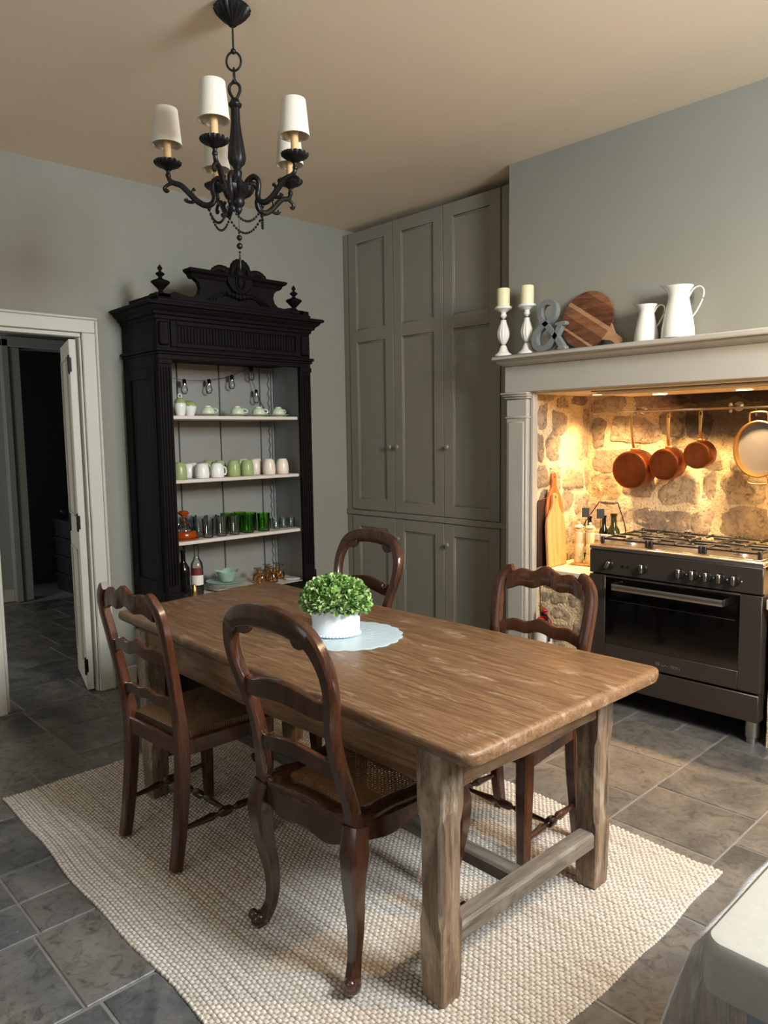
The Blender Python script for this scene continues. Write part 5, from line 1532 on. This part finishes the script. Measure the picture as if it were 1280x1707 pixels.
# ------------------------------------------------------------------ hanging rail and copper pans
def build_rail():
    RY, RZ = .365, 1.622
    t = thing('utensil_rail', 'slim steel hanging rail on brackets across the back of the stone niche', 'rail', (0, 0, 0))
    b = MB(); b.tube([(2.10, RY, RZ), (3.30, RY, RZ)], .0065, 12); b.sphere((2.097, RY, RZ), .009, 12, 8); b.sphere((3.303, RY, RZ), .009, 12, 8); obj('bar', b, 'steel', t)
    for x in (2.17, 2.715, 3.24):
        b = MB(); b.tube(spline([(x, RY, RZ), (x + .004, RY + .03, RZ + .012), (x + .004, NY - .005, RZ + .01)], 4), .006, 10)
        b.sphere((x, RY, RZ + .018), .013, 12, 8); b.sphere((x, RY, RZ - .016), .010, 12, 8)
        b.lathe([(0, 0), (.026, 0), (.026, .008), (.018, .013), (0, .013)], 20, Matrix.Translation((x + .004, NY - .003, RZ + .01)) @ Matrix.Rotation(PI / 2, 4, 'X')); obj('bracket', b, 'steel', t)
    def hook(x, drop, lb):
        b = MB(); b.tube(spline([(x, RY + .008, RZ + .002), (x, RY, RZ + .011), (x, RY - .010, RZ + .002), (x, RY - .004, RZ - .02), (x, RY + .004, RZ - .032), (x, RY, RZ - drop), (x, RY - .010, RZ - drop + .004), (x, RY - .013, RZ - drop + .014)], 4), .002, 6)
        return setp(obj('s_hook', b, 'steel', None), 'small steel S hook on the hanging rail holding the ' + lb, 'hook', 'hooks on the hanging rail')
    # pans hang base to the room: local z from rim (towards wall) to base
    def pan(x, zc, r, dep, label, tilt, hl, lean=0):
        p = thing('saucepan', label, 'pan', (x, RY - .012, zc), 0)
        p.rotation_euler = (math.radians(tilt), math.radians(lean), 0)
        M = Matrix.Rotation(PI / 2, 4, 'X')        # local z -> -y (base faces the room)
        b = MB(); b.lathe([(r * .97, -dep * .38), (r * .99, -dep * .38), (r * 1.0, -dep * .2), (r * 1.0, dep * .52), (r * .96, dep * .60), (r * .9, dep * .62), (r * .84, dep * .615), (.001, dep * .615), (.001, dep * .57), (r * .88, dep * .56), (r * .96, dep * .48)], 40, M, ring=True)
        obj('pan_body', b, 'copper', p)
        b = MB(); zr = r * 1.0
        hw = .008
        b.sweep(spline([(0, .012, zr * .98), (0, .004, zr + .012), (0, -.002, zr + .05), (0, 0, zr + hl * .6), (0, .002, zr + hl - .012)], 5), [.012, .008, .0075, .008, .011], .0032, (0, 1, 0)); h = obj('handle', b, 'brass', p)
        b = MB(); b.cbox((-.022, -.0, zr * .98), (.022, .010, zr + .010), .003); obj('rivet_plate', b, 'brass', h)
        b = MB(); b.tube([(.008 * math.cos(a), .002, zr + hl + .012 * math.sin(a) - .002) for a in [2 * PI * k / 18 for k in range(18)]], .003, 6, True); obj('hanging_loop', b, 'brass', h)
    pan(2.185, 1.288, .110, .125, 'largest copper saucepan hanging by its brass handle from the niche rail', 4, .195, -5)
    pan(2.385, 1.322, .089, .105, 'middle-sized copper saucepan hanging by its brass handle from the niche rail', 4, .180, 0)
    pan(2.565, 1.376, .075, .09, 'smallest copper saucepan hanging by its brass handle from the niche rail', 4, .150, 0)
    for x, lb in ((2.20, 'largest saucepan'), (2.385, 'middle saucepan'), (2.565, 'smallest saucepan'), (2.845, 'oval pan')): hook(x, .045, lb)
    t = thing('oval_pan', 'oval copper roasting pan with tinned inside and brass end handle hanging from the rail', 'pan', (2.873, RY - .02, 1.407))
    t.rotation_euler = (math.radians(3), 0, 0)
    M = Matrix.Rotation(PI / 2, 4, 'X')
    a, c = .125, .148
    def orings(pr): return [[(aa * math.cos(u), cc * math.sin(u), z) for u in [2 * PI * k / 56 for k in range(56)]] for aa, cc, z in pr]
    b = MB(); b.loops(orings([(a * .86, c * .88, -.022), (a * .90, c * .92, -.018), (a * .98, c * .985, .018), (a, c, .022), (a * .95, c * .96, .024), (a * .93, c * .94, .018), (a * .885, c * .9, -.014)]), caps=False, M=M); obj('rim', b, 'brass', t)
    b = MB(); b.loops(orings([(a * .885, c * .9, -.0135), (a * .6, c * .6, -.013), (.001, .001, -.013), (.001, .001, -.02), (a * .86, c * .88, -.021)]), caps=False, M=M); obj('inside', b, 'tin', t)
    b = MB(); b.tube(spline([(-.045, -.012, c * .95), (-.044, -.014, c + .03), (-.03, -.014, c + .042), (.03, -.014, c + .042), (.044, -.014, c + .03), (.045, -.012, c * .95)], 5), .005, 8); obj('end_handle', b, 'brass', t)
    b = MB(); b.tube(spline([(-.045, -.012, -c * .95), (-.044, -.014, -c - .03), (.044, -.014, -c - .03), (.045, -.012, -c * .95)], 5), .005, 8); obj('end_handle', b, 'brass', t)
build_rail()

# ------------------------------------------------------------------ things on the mantel shelf
MZ = 1.9406
def build_mantel_things():
    st = [(0, 0), (.050, 0), (.052, .006), (.048, .012), (.046, .016), (.034, .022), (.026, .034), (.021, .050), (.014, .064), (.013, .070), (.020, .082), (.030, .104), (.034, .124), (.031, .146), (.024, .170), (.018, .190), (.0155, .205), (.015, .222), (.018, .228), (.018, .234), (.014, .240), (.016, .248), (.028, .256), (.036, .262), (.048, .266), (.050, .272), (.048, .278), (.044, .280), (0, .280)]
    for i, (x, y, k, lb) in enumerate(((1.672, -.236, 1.0, 'next to the end of the mantel shelf'), (1.832, -.232, .975, 'beside the zinc ampersand'))):
        t = thing('candlestick', 'whitewashed turned candlestick with reeded bulb ' + lb, 'candlestick', (x, y, MZ))
        m = MB(); m.lathe([(r * (.98), z * k) for r, z in st[:9]] + [(0, .064 * k)], 32); obj('base', m, 'stickwhite', t)
        m = MB(); m.lathe([(0, .0642 * k)] + [(r, z * k) for r, z in st[9:17]] + [(0, .205 * k)], 48, flute=(12, .05, .08 * k, .18 * k)); obj('reeded_stem', m, 'stickwhite', t)
        m = MB(); m.lathe([(0, .2052 * k)] + [(r, z * k) for r, z in st[17:]], 32); obj('pan', m, 'stickwhite', t)
        m = MB(); m.lathe([(0, 0), (.0355, 0), (.0365, .003), (.0365, .094), (.034, .099), (.030, .096), (0, .092)], 32)
        c = thing('pillar_candle', 'ivory pillar candle on the candlestick ' + lb, 'candle', (x, y, MZ + .2808 * k))
        obj('wax', m, 'candle', c)
        m = MB(); m.tube([(0, 0, .091), (.001, 0, .104)], .0012, 6); obj('wick', m, 'cord', c)
    # ampersand: swept strokes with a channel section
    t = thing('ampersand', 'grey zinc ampersand ornament leaning between candlestick and round board', 'ornament', (1.985, -.248, MZ))
    path = [(.092, .016), (.058, .064), (.012, .122), (-.040, .176), (-.052, .214), (-.036, .248), (-.002, .262), (.034, .248), (.046, .212), (.030, .176), (-.016, .146), (-.066, .112), (-.084, .070), (-.072, .034), (-.036, .018), (.004, .030), (.038, .064), (.066, .106), (.082, .142)]
    sp = spline([(x, 0, z) for x, z in path], 6)
    m = MB(); m.sweep(sp, [.014, .014, .014, .013, .013, .014, .015, .014, .013, .013, .013, .015, .017, .017, .015, .014, .013, .013, .013], .019, (0, 1, 0), [(-1, -.9), (-1, 1), (-.72, 1), (-.66, .72), (.66, .72), (.72, 1), (1, 1), (1, -.9)]); 
    q = Matrix.Rotation(math.radians(4), 4, 'X')
    obj('ampersand_body', m, 'zinc', t)
    m = MB(); m.cbox((.045, -.018, .128), (.118, .018, .150), .006); m.cbox((.062, -.018, .001), (.118, .018, .022), .006); obj('serif', m, 'zinc', t)
    # round acacia board on edge, leaning on the wall
    t = thing('round_board', 'round two-tone acacia serving board with short handle leaning against the chimney breast', 'board', (2.185, -.222, MZ + .003))
    t.rotation_euler = (math.radians(-9), 0, 0)
    R = .150; th = .016; cz = .150; ang = math.radians(-33)
    ca, sa = math.cos(ang), math.sin(ang)
    cuts = [(-R, -.105, 'acaciaD'), (-.105, -.093, 'acaciaL'), (-.093, -.035, 'acaciaD'), (-.035, .010, 'acaciaL2'), (.010, .030, 'acaciaL'), (.030, .115, 'acaciaD'), (.115, R, 'acaciaL2')]
    hl = .235
    for v0, v1, mt in cuts:
        pts = []
        n = 22
        # strip along the local u axis between v0..v1, clipped by circle
        up = []; dn = []
        for k in range(n + 1):
            v = v0 + (v1 - v0) * k / n; u = math.sqrt(max(0, R * R - v * v)); up.append((u, v)); dn.append((-u, v))
        poly = dn + up[::-1]
        out = []
        for u, v in poly: out.append((u * ca - v * sa, u * sa + v * ca + cz))
        clean = [out[0]]
        for p in out[1:]:
            if (p[0] - clean[-1][0]) ** 2 + (p[1] - clean[-1][1]) ** 2 > 1e-8: clean.append(p)
        if (clean[0][0] - clean[-1][0]) ** 2 + (clean[0][1] - clean[-1][1]) ** 2 < 1e-8: clean.pop()
        clean = [(x, max(z, .0)) for x, z in clean]
        m = MB(); m.prism(clean, 0, th, Matrix(((1, 0, 0, 0), (0, 0, 1, 0), (0, 1, 0, 0), (0, 0, 0, 1)))); obj('stave', m, 'acaciaM' if mt == 'acaciaL2' else mt, t, smooth=30)
    hp = [(.140, -.045), (.165, -.034), (.188, -.024), (.212, -.022), (.236, -.026), (.250, -.018), (.252, 0.0), (.244, .016), (.215, .018), (.19, .020), (.165, .032), (.140, .05)]
    out = [(u * ca - v * sa, max(.0, u * sa + v * ca + cz)) for u, v in hp]
    m = MB(); m.prism(out, .0005, th - .0005, Matrix(((1, 0, 0, 0), (0, 0, 1, 0), (0, 1, 0, 0), (0, 0, 0, 1)))); obj('handle', m, 'acaciaL', t, smooth=30)
    # enamel jugs
    def jug(x, y, k, h, label, rz):
        t = thing('enamel_jug', label, 'jug', (x, y, MZ), math.radians(rz))
        R0 = .075 * k
        pr = [(0, 0), (R0, 0), (R0 * 1.02, .004), (R0 * .98, h * .2), (R0 * .84, h * .45), (R0 * .70, h * .66), (R0 * .62, h * .78), (R0 * .63, h * .84), (R0 * .72, h * .92), (R0 * .86, h * .985), (R0 * .88, h), (R0 * .84, h * .995), (R0 * .68, h * .92), (R0 * .58, h * .82), (R0 * .58, h * .77), (R0 * .80, h * .42), (R0 * .94, h * .05), (0, h * .04)]
        m = MB(); m.lathe(pr, 40)
        # pull the lip into a spout towards -x
        m.v = [((p[0] - (.30 * R0 * ((p[2] - h * .84) / (h * .16)) ** 1.5 * max(0, (-p[0] / (R0 * .88))) ** 3 if p[2] > h * .84 and p[0] < 0 else 0)), p[1], p[2] + (.02 * k * ((p[2] - h * .84) / (h * .16)) * max(0, -p[0] / R0) ** 3 if p[2] > h * .84 else 0)) for p in m.v]
        obj('jug_body', m, 'enamel', t)
        m = MB(); m.sweep(spline([(R0 * .60, 0, h * .78), (R0 * .86, 0, h * .92), (R0 * 1.22, 0, h * .965), (R0 * 1.46, 0, h * .88), (R0 * 1.40, 0, h * .72), (R0 * 1.08, 0, h * .50), (R0 * .84, 0, h * .40)], 6), .0085 * k, .0035, lambda u: (0, 0, 1) if False else (math.cos(u * 2.6 + 1.2) * .0 + .3, 0, 1), ELL(10)); obj('handle', m, 'enamel', t)
    jug(2.536, -.232, .76, .175, 'smaller white enamel jug on the mantel next to the larger jug', 15)
    jug(2.692, -.228, 1.0, .240, 'larger white enamel jug with big loop handle on the mantel shelf', 15)
MT['acaciaM'] = m_wood('acacia_midwood', (112, 68, 42), (150, 100, 64), 0, .45, stretch=8, scale=5)
build_mantel_things()

# ------------------------------------------------------------------ chandelier
def build_chandelier():
    cx, cy = 1.94, -2.155
    t = thing('chandelier', 'black iron five-arm chandelier with white linen shades and bead swags', 'chandelier', (cx, cy, 0))
    I = 'black_iron'
    m = MB(); m.lathe([(0, H - .0006), (.058, H - .0006), (.064, H - .010), (.060, H - .018), (.050, H - .030), (.034, H - .046), (.020, H - .058), (.012, H - .066), (0, H - .066)], 64, flute=(20, .07, H - .055, H - .005)); obj('canopy', m, I, t)
    m = MB(); m.tube([(0, 0, H - .064), (0, 0, 2.878)], .0035, 8); m.sphere((0, 0, 2.872), .010, 12, 8); obj('rod', m, I, t)
    m = MB(); m.tube([(.026 * math.cos(a) * .72, .026 * math.cos(a) * .70, 2.838 + .032 * math.sin(a)) for a in [2 * PI * k / 28 for k in range(28)]], .004, 8, True); obj('chain_link', m, I, t)
    m = MB(); m.tube([(.010 * math.cos(a) * .7, -.010 * math.cos(a) * .7, 2.790 + .026 * math.sin(a)) for a in [2 * PI * k / 24 for k in range(24)]], .003, 8, True); obj('chain_link', m, I, t)
    m = MB()
    for s in (-1, 1):
        m.tube(spline([(0, 0, 2.770), (s * .012, s * .012, 2.756), (s * .013, s * .013, 2.736), (s * .006, s * .006, 2.716), (0, 0, 2.704)], 5), .0055, 8)
    m.sphere((0, 0, 2.770), .009, 10, 6); obj('hanging_loop', m, I, t)
    m = MB(); m.lathe([(0, 2.712), (.014, 2.710), (.016, 2.703), (.024, 2.692), (.022, 2.684), (.015, 2.678), (.0155, 2.66), (.016, 2.63), (.019, 2.60), (.025, 2.56), (.030, 2.525), (.031, 2.505), (.028, 2.488), (.016, 2.476), (.013, 2.468), (.018, 2.458), (.016, 2.448), (.015, 2.436), (.024, 2.424), (.030, 2.418), (0, 2.416)], 36, flute=(6, .05, 2.49, 2.68)); obj('stem', m, I, t)
    m = MB(); m.lathe([(0, 2.4158), (.030, 2.4158), (.048, 2.412), (.056, 2.404), (.054, 2.392), (.042, 2.378), (.026, 2.368), (.022, 2.362), (.024, 2.352), (.020, 2.342), (.012, 2.334), (.014, 2.328), (.010, 2.318), (0, 2.306)], 48, flute=(14, .08, 2.372, 2.413)); obj('bowl', m, I, t)
    angs = [math.radians(a) for a in (-124, -50, 22, 92, 166)]
    for a in angs:
        R = Matrix.Rotation(a, 4, 'Z')
        m = MB()
        path = spline([(.030, 0, 2.400), (.048, 0, 2.424), (.070, 0, 2.432), (.088, 0, 2.418), (.090, 0, 2.392), (.084, 0, 2.368), (.092, 0, 2.346), (.116, 0, 2.338), (.145, 0, 2.352), (.172, 0, 2.378), (.200, 0, 2.404), (.226, 0, 2.412), (.240, 0, 2.424), (.243, 0, 2.452)], 5)
        m.tube(path, [.011, .0105, .010, .0095, .009, .0095, .010, .0105, .011, .0105, .010, .009, .008, .007], 10, M=R)
        m.tube(spline([(.226, 0, 2.412), (.246, 0, 2.404), (.258, 0, 2.392), (.252, 0, 2.382), (.246, 0, 2.388)], 4), [.007, .006, .007, .008], 8, M=R)
        m.tube(spline([(.150, 0, 2.357), (.162, 0, 2.348), (.180, 0, 2.350), (.186, 0, 2.358)], 4), [.007, .006, .008], 8, M=R)
        m.tube(spline([(.160, 0, 2.368), (.160, 0, 2.386), (.152, 0, 2.394)], 4), [.006, .005, .007], 8, M=R)
        m.sphere(R @ Vector((.070, 0, 2.432)), .011, 10, 6); m.sphere(R @ Vector((.088, 0, 2.352)), .010, 10, 6); m.sphere(R @ Vector((.104, 0, 2.326)), .007, 8, 6); m.sphere(R @ Vector((.243, 0, 2.436)), .010, 10, 6)
        arm = obj('arm', m, I, t)
        T = R @ Matrix.Translation((.243, 0, 0))
        m = MB(); m.lathe([(0, 2.452), (.012, 2.455), (.018, 2.461), (.036, 2.468), (.046, 2.476), (.047, 2.484), (.038, 2.482), (.018, 2.478), (0, 2.478)], 60, T, flute=(20, .05, 2.464, 2.487)); obj('drip_pan', m, I, t)
        m = MB(); m.lathe([(0, 2.4785), (.0135, 2.4785), (.0135, 2.562), (0, 2.562)], 20, T); sl = obj('candle_sleeve', m, 'sleeve', t)
        m = MB(); m.lathe([(0, 2.5625), (.009, 2.5625), (.016, 2.585), (.019, 2.604), (.016, 2.622), (.008, 2.632), (0, 2.634)], 18, T); obj('bulb', m, 'white', sl)
        m = MB(); m.lathe([(.0515, 2.543), (.0525, 2.543), (.0420, 2.660), (.0410, 2.662), (.0400, 2.660), (.0505, 2.545)], 40, T, ring=True)
        n = 40
        sh = obj('lamp_shade', m, 'linen', t)
        m = MB(); m.lathe([(.0500, 2.5405), (.0532, 2.5405), (.0528, 2.546), (.0502, 2.546)], 40, T, ring=True)
        obj('shade_rim', m, 'linen', sh)
        m = MB(); m.tube([T @ Vector((.018 * math.cos(u), .018 * math.sin(u), 2.628)) for u in [2 * PI * k / 16 for k in range(16)]], .0012, 5, True)
        for u in (0, 2.09, 4.19): m.tube([T @ Vector((.018 * math.cos(u), .018 * math.sin(u), 2.628)), T @ Vector((.0418 * math.cos(u), .0418 * math.sin(u), 2.645))], .0012, 5)
        obj('shade_spider', m, 'brass', sh)
    # bead swags between neighbouring arms
    for i in range(5):
        a, b = angs[i], angs[(i + 1) % 5]
        p = Vector((.104 * math.cos(a), .104 * math.sin(a), 2.322)); q = Vector((.104 * math.cos(b), .104 * math.sin(b), 2.322))
        m = MB(); n = 15
        pts = []
        for k in range(n + 1):
            u = k / n; c = p.lerp(q, u); c.z -= .056 * (1 - (2 * u - 1) ** 2); pts.append(c)
            m.sphere(c, .0048, 8, 6)
        m.tube(pts, .0008, 4); o = obj('bead_swag', m, I, t); o['kind'] = 'stuff'
    m = MB(); m.tube([(0, 0, 2.31), (0, 0, 2.19)], .0010, 5)
    for z, r in ((2.246, .0045), (2.228, .0105), (2.199, .0115), (2.177, .0045)): m.sphere((0, 0, z), r, 12, 8)
    m.lathe([(0, 2.172), (.003, 2.170), (.0042, 2.15), (.004, 2.12), (0, 2.100)], 10); obj('pendant_drop', m, I, t)
build_chandelier()

# ------------------------------------------------------------------ kitchen island corner
def build_island():
    x0, y0, y1, x1 = 3.976, -2.868, -1.75, 4.95
    R = .028
    def rr(x0, y0, x1, y1, R, n=7):
        out = []
        for cx, cy, a0 in ((x1 - R, y1 - R, 0), (x0 + R, y1 - R, 90), (x0 + R, y0 + R, 180), (x1 - R, y0 + R, 270)):
            for k in range(n + 1):
                a = math.radians(a0 + 90 * k / n); out.append((cx + R * math.cos(a), cy + R * math.sin(a)))
        return out
    b = MB(); rings = []
    for ins, z in ((.006, .832), (.001, .836), (0, .842), (0, .886), (.002, .894), (.007, .899), (.014, .900)):
        rings.append([(x, y, z) for x, y in rr(x0 + ins, y0 + ins, x1 - ins, y1 - ins, R - ins)])
    b.loops(rings)
    setp(obj('island_worktop', b, 'islandtop', None, smooth=35), 'thick pale stone worktop with rounded corner on the kitchen island', 'worktop')
    t = thing('kitchen_island', 'blue-grey painted kitchen island base under the pale stone worktop', 'island', (0, 0, 0))
    b = MB(); b.cbox((x0 + .045, y0 + .04, .09), (x1 - .04, y1 - .04, .8315), .004); obj('body', b, 'island', t)
    b = MB(); b.cbox((x0 + .09, y0 + .08, .0006), (x1 - .08, y1 - .08, .09), .003); obj('kickboard', b, 'island', t)
    # sheer cloth hanging at the edge of the worktop
    b = MB(); vs = []; fs = []; nu, nv = 40, 24
    for j in range(nv + 1):
        v = j / nv
        for i in range(nu + 1):
            u = i / nu
            y = y0 + .035 + (.60) * u
            z = .888 - .56 * v
            out = .006 + .075 * min(1, v * 3) ** .8 * (1 - .25 * v) + .012 * math.sin(u * 26 + 2 * v) * min(1, v * 4) - .02 * v
            if v < .02: x = x0 - .002; z = .888
            else: x = x0 - .004 - out * (.55 + .45 * math.sin(u * 3.0 + .4))
            vs.append((x, y - .05 * v * (1 - u), z))
    for j in range(nv):
        for i in range(nu):
            a = j * (nu + 1) + i; fs.append((a, a + 1, a + nu + 2, a + nu + 1))
    b.add(vs, fs); o = obj('tea_towel', b, 'sheer', None, smooth=180, recalc=False)
    m = o.modifiers.new('thickness', 'SOLIDIFY'); m.thickness = .0012
    setp(o, 'sheer pale grey cloth hanging from the edge of the island worktop', 'cloth')
build_island()

# ------------------------------------------------------------------ warm pendant over the island
def build_pendant():
    x, y, z = 4.40, -1.22, 2.12
    t = thing('pendant_lamp', 'lit metal pendant lamp hanging over the kitchen island', 'lamp', (x, y, z))
    m = MB(); m.lathe([(.060, .12), (.062, .12), (.12, .07), (.165, -.02), (.166, -.04), (.163, -.04), (.118, .066), (.060, .115)], 40, ring=True); obj('shade', m, 'enamel', t)
    m = MB(); m.tube([(0, 0, .12), (0, 0, H - z - .02)], .003, 8); m.lathe([(0, .10), (.022, .10), (.022, .15), (0, .155)], 16); obj('cord', m, 'cord', t)
    m = MB(); m.lathe([(0, H - z - .03), (.05, H - z - .025), (.052, H - z - .0006), (0, H - z - .0006)], 24); obj('ceiling_rose', m, 'enamel', t)
    m = MB(); m.lathe([(0, .06), (.012, .06), (.014, .04), (.028, .015), (.030, 0), (.022, -.02), (0, -.03)], 20); obj('bulb', m, 'downlight', t)
    L = bpy.data.lights.new('pendant_glow', 'POINT'); L.energy = 95; L.color = (1.0, .72, .42); L.shadow_soft_size = .035
    o = bpy.data.objects.new('pendant_glow', L); COL.objects.link(o); o.location = (x, y, z - .06)
build_pendant()
